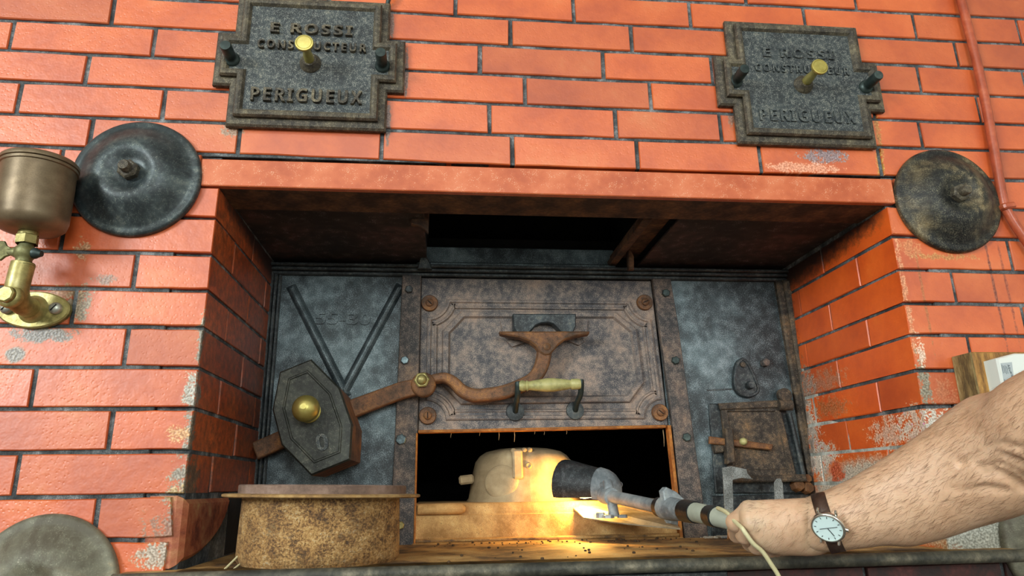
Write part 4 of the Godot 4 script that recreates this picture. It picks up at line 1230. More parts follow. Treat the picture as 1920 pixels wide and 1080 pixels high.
func tie_plate(at: Vector3, kind: int, label: String):
	var t := thing("tie_plate", at, label, "tie plate", "round iron tie plates on the brick wall")
	var s := st()
	var pr := [Vector2(0.1015, 0.0), Vector2(0.1025, 0.004), Vector2(0.101, 0.009), Vector2(0.097, 0.0115), Vector2(0.092, 0.0115), Vector2(0.087, 0.0135), Vector2(0.080, 0.0185), Vector2(0.070, 0.0265), Vector2(0.06, 0.0335), Vector2(0.05, 0.0385), Vector2(0.042, 0.040), Vector2(0.034, 0.0385), Vector2(0.027, 0.034), Vector2(0.021, 0.0315), Vector2(0.0, 0.031)]
	lathe(s, pr, Vector3.ZERO, Vector3(0, 0, 1), 64, 80)
	var m: Material = [M.tie_black, M.tie_pitted, M.tie_grey, M.tie_grey][kind]
	part("dome", s, m, t)
	s = st()
	bolt(s, Vector3(0, 0, 0.031), 0.0165, 0.013, Vector3(0, 0, 1), 0.4 + kind)
	part("nut", s, M.iron_border, t)
	s = st()
	lathe(s, [Vector2(0.009, 0), Vector2(0.009, 0.012), Vector2(0.0075, 0.0145), Vector2(0, 0.015)], Vector3(0, 0, 0.043), Vector3(0, 0, 1), 16)
	part("bolt_end", s, M.iron_border, t)

func oiler():
	var at := Vector3(-0.622, 0.273, 0)
	var t := thing("oil_cup", at, "bronze oil cup with winged brass tap on an oval wall flange at the left edge", "oil cup")
	var s := st()
	var fl := PackedVector2Array()
	for k in 48:
		var a := TAU * k / 48
		var c := cos(a)
		var r := 0.0285 / sqrt(max(0.0001, sin(a) * sin(a) + c * c * 0.32))
		fl.append(Vector2(c * r * (0.98 + 0.06 * cos(2 * a)), sin(a) * r * 1.02))
	terrace(s, fl, [[0.0, 0.0], [0.0, 0.007], [0.002, 0.009]], true)
	part("flange", s, M.brass_dull, t)
	for x in [-0.036, 0.034]:
		s = st()
		lathe(s, [Vector2(0.009, 0), Vector2(0.0095, 0.004), Vector2(0.008, 0.008), Vector2(0.004, 0.010), Vector2(0, 0.0105)], Vector3(x, 0.001, 0.009), Vector3(0, 0, 1), 18)
		var sc := part("screw", s, M.bolt_zinc, t)
		s = st()
		box(s, Vector3(x, 0.001, 0.0195), Vector3(0.012, 0.0016, 0.0014), 0.0002, Basis(Vector3(0, 0, 1), 0.9))
		part("slot", s, M.soot, sc)
	s = st()
	tube(s, curve([Vector3(0, 0, 0.004), Vector3(0, 0, 0.02), Vector3(0, 0.002, 0.045), Vector3(0.001, 0.014, 0.058), Vector3(0.002, 0.03, 0.06), Vector3(0.004, 0.057, 0.06)], 5), 0.0158, 22)
	lathe(s, [Vector2(0.024, 0.007), Vector2(0.019, 0.012), Vector2(0.016, 0.02)], Vector3.ZERO, Vector3(0, 0, 1), 24)
	part("elbow", s, M.brass_dull, t)
	s = st()
	lathe(s, [Vector2(0.017, 0), Vector2(0.0175, 0.006), Vector2(0.015, 0.010), Vector2(0.0125, 0.011)], Vector3(0, 0.004, 0.064), Vector3(-0.06, 0.05, 1), 24)
	bolt(s, Vector3(-0.0006, 0.0045, 0.073), 0.0125, 0.009, Vector3(-0.06, 0.05, 1), 0.2, 8)
	part("plug", s, M.brass_dull, t)
	s = st()
	var ax := Vector3(-0.02, 1, 0)
	var b := Vector3(0.004, 0.053, 0.06)
	lathe(s, [Vector2(0.0158, 0), Vector2(0.0152, 0.004), Vector2(0.011, 0.006), Vector2(0.0105, 0.010), Vector2(0.0125, 0.013), Vector2(0.0148, 0.018), Vector2(0.0148, 0.024), Vector2(0.0125, 0.029), Vector2(0.0095, 0.032), Vector2(0.0095, 0.037)], b, ax, 24)
	part("tap_body", s, M.brass_verdigris, t)
	s = st()
	var tb := b + Vector3(0.001, 0.021, 0)
	lathe(s, [Vector2(0.0075, 0.008), Vector2(0.0085, 0.014), Vector2(0.0065, 0.018), Vector2(0.0045, 0.024)], tb, Vector3(-1, 0, 0.12), 16)
	slab(s, poly2([Vector2(-0.018, -0.004), Vector2(-0.018, 0.005), Vector2(-0.026, 0.009), Vector2(-0.030, 0.016), Vector2(-0.041, 0.016), Vector2(-0.043, -0.014), Vector2(-0.031, -0.014), Vector2(-0.026, -0.008)]), -0.002, 0.002, 0.001, Transform3D(Basis(Vector3(0, 1, 0), 0.12), tb))
	part("wing_handle", s, M.brass_verdigris, t)
	s = st()
	lathe(s, [Vector2(0.0075, 0.010), Vector2(0.0085, 0.015), Vector2(0.006, 0.019), Vector2(0.0045, 0.024), Vector2(0, 0.025)], tb, Vector3(1, -0.1, 0.12), 14)
	part("tap_end", s, M.bolt_dark, t)
	s = st()
	bolt(s, b + ax * 0.034, 0.0152, 0.016, ax, 0.3, 6)
	lathe(s, [Vector2(0.0135, 0.014), Vector2(0.0135, 0.020), Vector2(0.011, 0.024)], b + ax * 0.034, ax, 20)
	part("union_nut", s, M.brass_dull, t)
	s = st()
	var pb := b + ax * 0.053 + Vector3(0.001, 0, 0)
	lathe(s, [Vector2(0, 0), Vector2(0.028, 0.0005), Vector2(0.040, 0.004), Vector2(0.0465, 0.010), Vector2(0.0492, 0.02), Vector2(0.050, 0.06), Vector2(0.050, 0.100), Vector2(0.052, 0.101), Vector2(0.052, 0.105), Vector2(0.050, 0.106)], pb, ax, 56)
	part("cup", s, M.bronze, t)
	s = st()
	lathe(s, [Vector2(0.050, 0.106), Vector2(0.053, 0.107), Vector2(0.053, 0.112), Vector2(0.0505, 0.115), Vector2(0.028, 0.121), Vector2(0.015, 0.122), Vector2(0.015, 0.127), Vector2(0.0135, 0.130), Vector2(0, 0.1305)], pb, ax, 56)
	part("lid", s, M.bronze, t)

func drum():
	var c := Vector3(-0.187, -0.1055, -0.082)
	var t := thing("iron_drum", c, "thickly rusted round iron drum plug with a flat flange, standing on the shelf at left", "drum")
	var s := st()
	lathe(s, [Vector2(0, 0), Vector2(0.119, 0.0), Vector2(0.1215, 0.004), Vector2(0.1235, 0.006), Vector2(0.1235, 0.03), Vector2(0.1225, 0.06), Vector2(0.1215, 0.096)], Vector3.ZERO, Vector3(0.004, 1, 0), 72)
	part("body", s, M.drum_rust, t)
	s = st()
	lathe(s, [Vector2(0.10, 0.095), Vector2(0.150, 0.095), Vector2(0.153, 0.0965), Vector2(0.153, 0.0995), Vector2(0.150, 0.1005), Vector2(0.12, 0.101)], Vector3.ZERO, Vector3(0.02, 1, 0.0), 72)
	part("flange", s, M.flange_rust, t)
	s = st()
	lathe(s, [Vector2(0.130, 0.1), Vector2(0.130, 0.1125), Vector2(0.128, 0.114), Vector2(0.118, 0.114), Vector2(0.116, 0.110), Vector2(0.0, 0.110)], Vector3.ZERO, Vector3(0.02, 1, 0.0), 72)
	part("collar", s, M.collar_iron, t)
	# two dry straws leaning on it
	t = thing("dry_straw", Vector3(-0.30, -0.1055, -0.02), "two pale dry straws lying on the shelf against the rusty drum's left foot", "straw")
	s = st()
	tube(s, [Vector3(-0.3082, -0.1088, 0.0000) - Vector3(-0.30, -0.1055, -0.02), Vector3(-0.2950, -0.0895, -0.0300) - Vector3(-0.30, -0.1055, -0.02)], 0.0016, 6)
	part("stalk", s, M.cable_cream, t)
	s = st()
	tube(s, [Vector3(-0.2977, -0.1098, 0.0000) - Vector3(-0.30, -0.1055, -0.02), Vector3(-0.2891, -0.1005, -0.0200) - Vector3(-0.30, -0.1055, -0.02)], 0.0013, 6)
	part("stalk", s, M.cable_cream, t)

func pipe():
	var t := thing("red_pipe", Vector3.ZERO, "thin red painted pipe running down the brick wall at the right edge", "pipe")
	var s := st()
	tube(s, curve([Vector3(1.040, 1.3, 0.012), Vector3(1.038, 0.98, 0.012), Vector3(1.041, 0.763, 0.0125), Vector3(1.036, 0.612, 0.012), Vector3(1.030, 0.50, 0.012), Vector3(1.035, 0.468, 0.012), Vector3(1.055, 0.419, 0.013), Vector3(1.09, 0.35, 0.014), Vector3(1.16, 0.25, 0.014)], 6), 0.0082, 14)
	part("tube", s, M.pipe_red, t)
	s = st()
	box(s, Vector3(1.032, 0.482, 0.012), Vector3(0.026, 0.012, 0.024), 0.003, Basis(Vector3(0, 0, 1), 0.15))
	part("clip", s, M.pipe_red, t)
	s = st()
	lathe(s, [Vector2(0.004, 0), Vector2(0.004, 0.006), Vector2(0, 0.007)], Vector3(1.052, 0.70, 0.0), Vector3(0, 0, 1), 10)
	part("nail", s, M.pipe_red, t)
	# lamp cable by the top of the left plate
	t = thing("iron_hook", Vector3(-0.105, 0.862, 0), "small dark iron hook at the top right corner of the left plate", "hook")
	s = st()
	tube(s, curve([Vector3(-0.002, -0.012, 0.006), Vector3(0.0, 0.0, 0.012), Vector3(0.008, 0.02, 0.014), Vector3(0.012, 0.05, 0.012)], 4), 0.004, 8)
	part("rod", s, M.bolt_dark, t)

func board():
	var t := thing("wooden_block", Vector3.ZERO, "rough sawn wooden block fixed to the brick wall behind the forearm", "wood block")
	var s := st()
	box(s, Vector3(0.955, 0.105, 0.0225), Vector3(0.15, 0.20, 0.045), 0.002)
	part("plank", s, M.wood_board, t)
	s = st()
	box(s, Vector3(0.8785, 0.105, 0.0215), Vector3(0.004, 0.199, 0.044), 0.001)
	part("sawn_side", s, M.wood_side, t)
	t = thing("white_sensor", Vector3.ZERO, "small white plastic box with a grey printed label, on the wooden block", "device")
	s = st()
	var P := poly2([Vector2(0.8964, 0.1884), Vector2(0.9313, 0.1973), Vector2(0.9834, 0.1974), Vector2(0.9766, 0.1253), Vector2(0.8967, 0.1087)])
	terrace(s, P, [[0.0, 0.045], [0.0, 0.071], [0.002, 0.075]], true)
	part("housing", s, M.white_plastic, t)
	s = st()
	slab(s, poly2([Vector2(0.9002, 0.1806), Vector2(0.9203, 0.1824), Vector2(0.9159, 0.1281), Vector2(0.8980, 0.1264)]), 0.0745, 0.0755, 0.0002)
	var lb := part("label", s, M.label_grey, t)
	var tx := part("print", letters("Aquara", font_of("Droid Sans", 400), 0.0052, 0.020, 0.0006), M.label_ink, lb, Vector3(0.9135, 0.1683, 0.0758))
	tx.rotation.z = -1.40
	s = st()
	for k in 7: box(s, Vector3(0.9020, 0.1502, 0.0757) + Vector3(k * 0.0021 - 0.002, -0.001 * k, 0), Vector3(0.0007 + 0.0004 * (k % 3), 0.008, 0.0006), 0.0001)
	for k in 4: box(s, Vector3(0.9011, 0.1709, 0.0757) + Vector3(k * 0.0026, -0.0005 * k, 0), Vector3(0.0006, 0.014 - 0.002 * (k % 2), 0.0006), 0.0001)
	part("printed_lines", s, M.label_ink, lb)

func lamp():
	var t := thing("inspection_lamp", Vector3.ZERO, "long inspection lamp with black half round hood and grey pipe shaft, held in the fist", "lamp")
	var P0 := Vector3(0.3276, -0.0191, -0.2806)      # far end of the shaft
	var P1 := Vector3(0.3719, -0.0362, -0.0926)
	var P2 := Vector3(0.3893, -0.0410, 0.0124)
	var P3 := Vector3(0.3991, -0.0472, 0.1163)
	var s := st()
	tube(s, [P0, P1, P1.lerp(P2, 0.2)], [0.0118, 0.0112, 0.0112], 20)
	part("shaft", s, M.galvanised, t)
	s = st()
	var k0 := P1.lerp(P2, 0.12)
	tube(s, [P1.lerp(P2, -0.06), k0], 0.0165, 18)
	part("tape_band", s, M.tape, t)
	s = st()
	tube(s, [k0, P1.lerp(P2, 0.35), P1.lerp(P2, 0.75)], [0.019, 0.0185, 0.016], 20)
	slab(s, poly2([Vector2(-0.014, 0.0), Vector2(0.03, 0.0), Vector2(0.012, 0.014), Vector2(-0.008, 0.022), Vector2(-0.016, 0.016)]), -0.006, 0.006, 0.002, Transform3D(Basis(Vector3(0, 1, 0), 0.35), P1.lerp(P2, 0.3) + Vector3(0, 0.012, 0)))
	slab(s, poly2([Vector2(-0.012, 0.0), Vector2(0.02, 0.0), Vector2(0.016, -0.022), Vector2(0.0, -0.018)]), -0.006, 0.006, 0.002, Transform3D(Basis(Vector3(0, 1, 0), 0.35), P1.lerp(P2, 0.2) + Vector3(0, -0.006, 0)))
	part("clamp", s, M.lamp_cast, t)
	s = st()
	tube(s, [P1.lerp(P2, 0.75), P2.lerp(P3, 0.08)], [0.0175, 0.0165], 18)
	part("tape_band", s, M.tape, t)
	s = st()
	var P4 := Vector3(0.4414, -0.0609, 0.1272)
	tube(s, [P2.lerp(P3, 0.05), P3, P3.lerp(P4, 0.5), P4], [0.0148, 0.0135, 0.0125, 0.011], 18)
	part("grip", s, M.grip_grey, t)
	s = st()
	tube(s, [P2.lerp(P3, 0.52), P2.lerp(P3, 0.74)], 0.0152, 18)
	part("tape_band", s, M.tape, t)
	# casting that joins shaft, hood and base plate
	s = st()
	var J := P0
	tube(s, [J - (P1 - P0).normalized() * 0.02, J + (P1 - P0).normalized() * 0.012], [0.017, 0.0165], 18)
	tube(s, [J + Vector3(-0.0, 0.028, -0.008), J + Vector3(0.0, 0.006, 0.004), J + Vector3(0.006, -0.028, 0.004), J + Vector3(0.006, -0.038, 0.004)], [0.009, 0.011, 0.010, 0.012], 14)
	part("joint_casting", s, M.lamp_cast, t)
	s = st()
	bolt(s, J + Vector3(-0.006, -0.0405, 0.012), 0.011, 0.006, Vector3(0, 1, 0), 0.2)
	bolt(s, J + Vector3(0.022, -0.0405, 0.008), 0.010, 0.006, Vector3(0, 1, 0), 0.5)
	bolt(s, J + Vector3(-0.018, -0.0405, -0.004), 0.009, 0.010, Vector3(0, 1, 0), 0.5)
	part("foot_nut", s, M.galvanised, t)
	# base plate, thin and bent up along its edges
	s = st()
	var bp := [Vector3(0.2734, -0.0320, -0.4469), Vector3(0.2888, -0.0604, -0.3489), Vector3(0.3325, -0.0673, -0.2993), Vector3(0.3767, -0.0718, -0.2489), Vector3(0.4288, -0.0755, -0.1713), Vector3(0.4454, -0.0650, -0.2607), Vector3(0.4243, -0.0550, -0.3541), Vector3(0.3734, -0.0392, -0.4386)]
	var th := Vector3(0, -0.0022, 0)
	for k in bp.size():
		var j := (k + 1) % bp.size()
		if k > 0 and j > 0:
			tri(s, bp[0], bp[k], bp[j])
			tri(s, bp[0] + th, bp[j] + th, bp[k] + th)
		quad(s, bp[k] + th, bp[j] + th, bp[j], bp[k])
	part("base_plate", s, M.tin_bright, t)
	# hood: a half round shell open below
	s = st()
	var H0 := Vector3(0.2720, 0.0033, -0.4055)
	var H1 := Vector3(0.3481, -0.0065, -0.3272)
	var ax := (H1 - H0).normalized()
	var up := (Vector3.UP - ax * ax.y).normalized()
	var sd := ax.cross(up)
	var rows := []
	for k in 7:
		var u := k / 6.0
		var ring := []
		var rr: float = lerpf(0.052, 0.036, u) * (0.95 if k == 0 else 1.0)
		for q in 17:
			var a := lerpf(-0.6, PI + 0.6, q / 16.0)
			ring.append(H0.lerp(H1, u * 0.86 - 0.12) + (sd * cos(a) * 0.9 + up * sin(a)) * rr + up * 0.002)
		rows.append(ring)
	s.set_smooth_group(2)
	for k in 6:
		for q in 16:
			var a: Vector3 = rows[k][q]
			var b: Vector3 = rows[k][q + 1]
			var c: Vector3 = rows[k + 1][q + 1]
			var d: Vector3 = rows[k + 1][q]
			quad(s, a, d, c, b)
			var off := func(p: Vector3, i: int) -> Vector3: return p + (H0.lerp(H1, i / 6.0 * 0.86 - 0.12) - p).normalized() * 0.0015
			quad(s, off.call(b, k), off.call(c, k + 1), off.call(d, k + 1), off.call(a, k))
	s.set_smooth_group(-1)
	for q in 16:
		var ce := H0.lerp(H1, -0.12)
		quad(s, rows[0][q], rows[0][q + 1], rows[0][q + 1] + (ce - rows[0][q + 1]).normalized() * 0.0015, rows[0][q] + (ce - rows[0][q]).normalized() * 0.0015)
	part("hood", s, M.hood_black, t)
	# rear cap of the hood
	s = st()
	var caps := []
	var E0 := H0.lerp(H1, 0.72)
	for k in 6:
		var u := k / 5.0
		var ring := []
		var rr := lerpf(0.041, 0.0015, u * u)
		for q in 17:
			var a := lerpf(-0.55, PI + 0.55, q / 16.0)
			ring.append(E0 + ax * (0.045 * sin(u * PI / 2)) + (sd * cos(a) * 0.9 + up * sin(a)) * rr - up * 0.006 * u)
		caps.append(ring)
	s.set_smooth_group(3)
	for k in 5:
		for q in 16: quad(s, caps[k][q], caps[k + 1][q], caps[k + 1][q + 1], caps[k][q + 1])
	s.set_smooth_group(-1)
	bolt(s, E0 + ax * 0.026 + sd * -0.0 + up * 0.008 - sd * 0.031, 0.006, 0.004, -sd, 0.2, 10)
	bolt(s, E0 + ax * 0.026 + up * 0.008 + sd * 0.031, 0.006, 0.004, sd, 0.2, 10)
	part("hood_cap", s, M.lamp_cast, t)
	# bulb and its light
	s = st()
	var B := H0.lerp(H1, 0.30) - up * 0.014
	lathe(s, [Vector2(0, 0), Vector2(0.006, 0.002), Vector2(0.0105, 0.010), Vector2(0.011, 0.020), Vector2(0.008, 0.032), Vector2(0.007, 0.05)], B - ax * 0.012, ax, 18)
	part("bulb", s, M.bulb_glow, t)
	var l := OmniLight3D.new()
	l.name = "bulb_light"
	l.position = B
	l.light_color = Color(1.0, 0.74, 0.36)
	l.light_energy = 0.10
	l.light_size = 0.012
	l.omni_range = 6.0
	l.omni_attenuation = 2.0
	l.shadow_enabled = true
	t.add_child(l)

# ---------------------------------------------------------------- the arm: tapered capsules joined smoothly, meshed as surface nets
func nets(s: SurfaceTool, bones: Array, cell: float, k: float, group := 9, creases := []):
	var lo := Vector3(1e9, 1e9, 1e9)
	var hi := -lo
	for b in bones:
		for e in [[b[0], b[2]], [b[1], b[3]]]:
			lo = lo.min(e[0] - Vector3.ONE * (e[1] + cell * 3))
			hi = hi.max(e[0] + Vector3.ONE * (e[1] + cell * 3))
	var n := Vector3i(((hi - lo) / cell).ceil()) + Vector3i.ONE
	var F := PackedFloat32Array()
	F.resize(n.x * n.y * n.z)
	F.fill(1.0)
	for b in bones:
		var a: Vector3 = b[0]
		var e: Vector3 = b[1]
		var ra: float = b[2]
		var re: float = b[3]
		var m: float = max(ra, re) + k + cell * 2
		var l0 := Vector3i(((a.min(e) - Vector3.ONE * m - lo) / cell).floor()).clamp(Vector3i.ZERO, n - Vector3i.ONE)
		var l1 := Vector3i(((a.max(e) + Vector3.ONE * m - lo) / cell).ceil()).clamp(Vector3i.ZERO, n - Vector3i.ONE)
		var ab := e - a
		var L2 := ab.length_squared()
		for x in range(l0.x, l1.x + 1):
			for y in range(l0.y, l1.y + 1):
				var i := (x * n.y + y) * n.z
				for z in range(l0.z, l1.z + 1):
					var p := lo + Vector3(x, y, z) * cell - a
					var t := clampf(p.dot(ab) / L2, 0, 1)
					var d := (p - ab * t).length() - (ra + (re - ra) * t)
					var o := F[i + z]
					var h := maxf(k - absf(d - o), 0.0) / k
					F[i + z] = minf(d, o) - h * h * k * 0.25
	# creases: lines of points in front of the surface, laid onto it, then pressed in
	for cr in creases:
		var on := []
		for p0 in cr[0]:
			var dir: Vector3 = (p0 - CAM).normalized()
			var p: Vector3 = p0
			for q in 300:
				var g := Vector3i(((p - lo) / cell).round()).clamp(Vector3i.ZERO, n - Vector3i.ONE)
				if F[(g.x * n.y + g.y) * n.z + g.z] < 0: break
				p += dir * 0.001
			on.append(p - dir * cr[2])
		for q in on.size() - 1:
			var a: Vector3 = on[q]
			var ab: Vector3 = on[q + 1] - a
			var r: float = cr[1]
			var m := r + cell * 2
			var l0 := Vector3i(((a.min(a + ab) - Vector3.ONE * m - lo) / cell).floor()).clamp(Vector3i.ZERO, n - Vector3i.ONE)
			var l1 := Vector3i(((a.max(a + ab) + Vector3.ONE * m - lo) / cell).ceil()).clamp(Vector3i.ZERO, n - Vector3i.ONE)
			for x in range(l0.x, l1.x + 1):
				for y in range(l0.y, l1.y + 1):
					for z in range(l0.z, l1.z + 1):
						var i := (x * n.y + y) * n.z + z
						var pp := lo + Vector3(x, y, z) * cell - a
						var t := clampf(pp.dot(ab) / ab.length_squared(), 0, 1)
						F[i] = maxf(F[i], r - (pp - ab * t).length())
	var id := {}
	var V := PackedVector3Array()
	var sx := n.y * n.z
	var sy := n.z
	for x in n.x - 1:
		for y in n.y - 1:
			for z in n.z - 1:
				var i := x * sx + y * sy + z
				var c := [F[i], F[i + 1], F[i + sy], F[i + sy + 1], F[i + sx], F[i + sx + 1], F[i + sx + sy], F[i + sx + sy + 1]]
				var neg := 0
				for v in c:
					if v < 0: neg += 1
				if neg == 0 or neg == 8: continue
				var sum := Vector3.ZERO
				var cnt := 0
				for q in EDGES:
					var fa: float = c[q[0]]
					var fb: float = c[q[1]]
					if (fa < 0) == (fb < 0): continue
					var t := fa / (fa - fb)
					sum += Vector3(q[0] >> 2, (q[0] >> 1) & 1, q[0] & 1).lerp(Vector3(q[1] >> 2, (q[1] >> 1) & 1, q[1] & 1), t)
					cnt += 1
				id[i] = V.size()
				V.append(lo + (Vector3(x, y, z) + sum / cnt) * cell)
	s.set_smooth_group(group)
	for i in id:
		for q in [[sx, sy, 1], [sy, 1, sx], [1, sx, sy]]:
			var j: int = i + q[0]
			if j >= F.size() or (F[i] < 0) == (F[j] < 0): continue
			var a: int = id.get(i, -1)
			var b: int = id.get(i - q[1], -1)
			var c: int = id.get(i - q[1] - q[2], -1)
			var d: int = id.get(i - q[2], -1)
			if b < 0 or c < 0 or d < 0: continue
			if F[i] < 0: quad(s, V[a], V[b], V[c], V[d])
			else: quad(s, V[a], V[d], V[c], V[b])
	s.set_smooth_group(-1)

const EDGES := [[0, 1], [2, 3], [4, 5], [6, 7], [0, 2], [1, 3], [4, 6], [5, 7], [0, 4], [1, 5], [2, 6], [3, 7]]

func person():
	var s := st()
	# forearm and upper arm
	var W := Vector3(0.5012, -0.0519, 0.1831)
	var arm := []
	var line := [[Vector3(0.4784, -0.0548, 0.1694), 0.029], [Vector3(0.4995, -0.0518, 0.1861), 0.030], [Vector3(0.5233, -0.0458, 0.1976), 0.0325], [Vector3(0.5483, -0.0372, 0.2132), 0.0375], [Vector3(0.5800, -0.0268, 0.2352), 0.0445], [Vector3(0.6103, -0.0116, 0.2584), 0.0485], [Vector3(0.6451, 0.0108, 0.2947), 0.0535], [Vector3(0.6615, 0.0295, 0.3227), 0.057]]
	for i in line.size() - 1: arm.append([line[i][0], line[i + 1][0], line[i][1], line[i + 1][1]])
	var el := Vector3(0.6615, 0.0295, 0.3227)
	arm.append([el, Vector3(0.6538, -0.0039, 0.3332), 0.05, 0.028])            # point of the elbow
	arm.append([el, Vector3(0.6680, 0.0554, 0.3832), 0.056, 0.055])
	arm.append([Vector3(0.6680, 0.0554, 0.3832), Vector3(0.7179, 0.1329, 0.5259), 0.055, 0.06])
	arm.append([Vector3(0.5489, -0.0113, 0.2364), Vector3(0.6501, 0.0608, 0.3201), 0.02, 0.035])    # muscle along the top
	arm.append([Vector3(0.5831, -0.0536, 0.2382), Vector3(0.6495, -0.0097, 0.3101), 0.018, 0.028])
	var folds := [
		[[Vector3(0.4623, 0.0146, 0.5069), Vector3(0.4765, 0.0217, 0.5104), Vector3(0.4954, 0.0214, 0.5123), Vector3(0.5169, 0.0138, 0.5123), Vector3(0.5336, 0.0034, 0.5111)], 0.006, 0.0035],
		[[Vector3(0.4814, 0.0029, 0.5055), Vector3(0.4933, 0.0068, 0.5078), Vector3(0.5076, 0.0006, 0.5075), Vector3(0.5219, -0.0092, 0.5062)], 0.0065, 0.003],
		[[Vector3(0.4790, 0.0112, 0.5076), Vector3(0.4955, 0.0136, 0.5101), Vector3(0.5146, 0.0055, 0.5097), Vector3(0.5266, -0.0034, 0.5084)], 0.005, 0.003],
		[[Vector3(0.4531, -0.0068, 0.4997), Vector3(0.4674, -0.0102, 0.5002), Vector3(0.4863, -0.0077, 0.5029), Vector3(0.5030, -0.0108, 0.5038)], 0.006, 0.004],
		[[Vector3(0.4835, 0.0280, 0.5130), Vector3(0.5001, 0.0305, 0.5154), Vector3(0.5239, 0.0237, 0.5159)], 0.005, 0.0032]]
	nets(s, arm, 0.0042, 0.02, 9, folds)
	# hand
	var h := []
	var K := [Vector3(0.4064, -0.0342, 0.1783), Vector3(0.4050, -0.0506, 0.1839), Vector3(0.4174, -0.0671, 0.1762), Vector3(0.4378, -0.0789, 0.1655)]
	var Wt := [Vector3(0.4886, -0.0363, 0.1831), Vector3(0.4848, -0.0473, 0.1900), Vector3(0.4849, -0.0594, 0.1865), Vector3(0.4908, -0.0728, 0.1749)]
	for i in 4: h.append([Wt[i], K[i], 0.0165, 0.0128 if i < 3 else 0.011])
	for i in 3: h.append([(Wt[i] + Wt[i + 1]) / 2, (K[i] + K[i + 1]) / 2, 0.017, 0.012])
	h.append([Vector3(0.4967, -0.0419, 0.1593), Vector3(0.4320, -0.0409, 0.1529), 0.018, 0.014])
	h.append([Vector3(0.4971, -0.0697, 0.1513), Vector3(0.4504, -0.0738, 0.1453), 0.02, 0.016])
	h.append([Vector3(0.5123, -0.0478, 0.1907), Vector3(0.4873, -0.0459, 0.1760), 0.026, 0.021])
	h.append([Vector3(0.5124, -0.0546, 0.1887), Vector3(0.4856, -0.0672, 0.1666), 0.026, 0.023])
	h.append([Vector3(0.4998, -0.0708, 0.1670), Vector3(0.4542, -0.0773, 0.1551), 0.02, 0.016])
	h.append([Vector3(0.4937, -0.0445, 0.1426), Vector3(0.4667, -0.0427, 0.1194), 0.017, 0.014])       # thumb, behind the grip
	h.append([Vector3(0.4667, -0.0427, 0.1194), Vector3(0.4416, -0.0477, 0.1080), 0.0125, 0.011])
	h.append([Vector3(0.4416, -0.0477, 0.1080), Vector3(0.4252, -0.0568, 0.1036), 0.0108, 0.009])
	nets(s, h, 0.0032, 0.009, 9)
	var fingers := [
		[K[0], Vector3(0.3939, -0.0495, 0.1590), Vector3(0.4078, -0.0672, 0.1271), Vector3(0.4284, -0.0760, 0.1058)],
		[K[1], Vector3(0.4069, -0.0661, 0.1555), Vector3(0.4262, -0.0788, 0.1257), Vector3(0.4448, -0.0791, 0.1066)],
		[K[2], Vector3(0.4259, -0.0807, 0.1460), Vector3(0.4445, -0.0856, 0.1224), Vector3(0.4613, -0.0808, 0.1078)],
		[K[3], Vector3(0.4472, -0.0865, 0.1392), Vector3(0.4638, -0.0883, 0.1216), Vector3(0.4772, -0.0824, 0.1100)]]
	for i in 4:
		var f: Array = fingers[i]
		var r: float = [0.0118, 0.0118, 0.0112, 0.0098][i]
		var g := [[f[0].lerp(Wt[i], 0.12), f[0], r * 1.05, r * 1.06], [f[0], f[1], r * 1.04, r], [f[1], f[2], r * 1.0, r * 0.92], [f[2], f[3], r * 0.92, r * 0.78]]
		nets(s, g, 0.0026, 0.004, 9)
	var mesh := commit(s)
	var p := part("person", mesh, M.skin, self)
	tag(p, "bare forearm and fist of a person reaching in from the right, holding the lamp's handle", "person")
	# a short sleeve on the upper arm, outside the photo
	s = st()
	var sh := Vector3(0.7179, 0.1329, 0.5259)
	var ua := (sh - Vector3(0.6680, 0.0554, 0.3832)).normalized()
	lathe(s, [Vector2(0.064, -0.10), Vector2(0.068, -0.10), Vector2(0.074, -0.03), Vector2(0.076, 0.03), Vector2(0.066, 0.07), Vector2(0.035, 0.09), Vector2(0, 0.095)], sh, ua, 36)
	part("shirt_sleeve", s, M.sleeve, p)
	# hair of the forearm
	var arr := mesh.surface_get_arrays(0)
	var V: PackedVector3Array = arr[Mesh.ARRAY_VERTEX]
	var N: PackedVector3Array = arr[Mesh.ARRAY_NORMAL]
	var r := RandomNumberGenerator.new()
	r.seed = 5
	s = st()
	var axis := (W - el).normalized()
	var total := V.size()
	var made := 0
	while made < 3600:
		var i := r.randi() % total
		var q := V[i]
		var u := (q - W).dot(-axis)
		if u < -0.06 or u > 0.30: continue
		if u < 0.0 and r.randf() < 0.75: continue
		var nn := N[i]
		if nn.dot((CAM - q).normalized()) < -0.2: continue
		var d := (axis + Vector3(r.randf_range(-0.5, 0.5), r.randf_range(-0.7, 0.1), r.randf_range(-0.4, 0.4))).normalized()
		d = (d - nn * d.dot(nn)).normalized()
		var Lh := r.randf_range(0.008, 0.02)
		var sdv := d.cross(nn).normalized() * 0.000085
		var a := q + d.cross(nn) * r.randf_range(-0.003, 0.003) - nn * 0.0004
		var b := a + d * Lh * 0.5 + nn * 0.0018
		var c := a + d * Lh + nn * 0.0012 + d.cross(nn) * r.randf_range(-0.003, 0.003)
		quad(s, a - sdv, a + sdv, b + sdv, b - sdv)
		tri(s, b - sdv, b + sdv, c)
		made += 1
	var hr := part("arm_hair", s, M.hair, p)
	hr.set_meta("kind", "stuff")

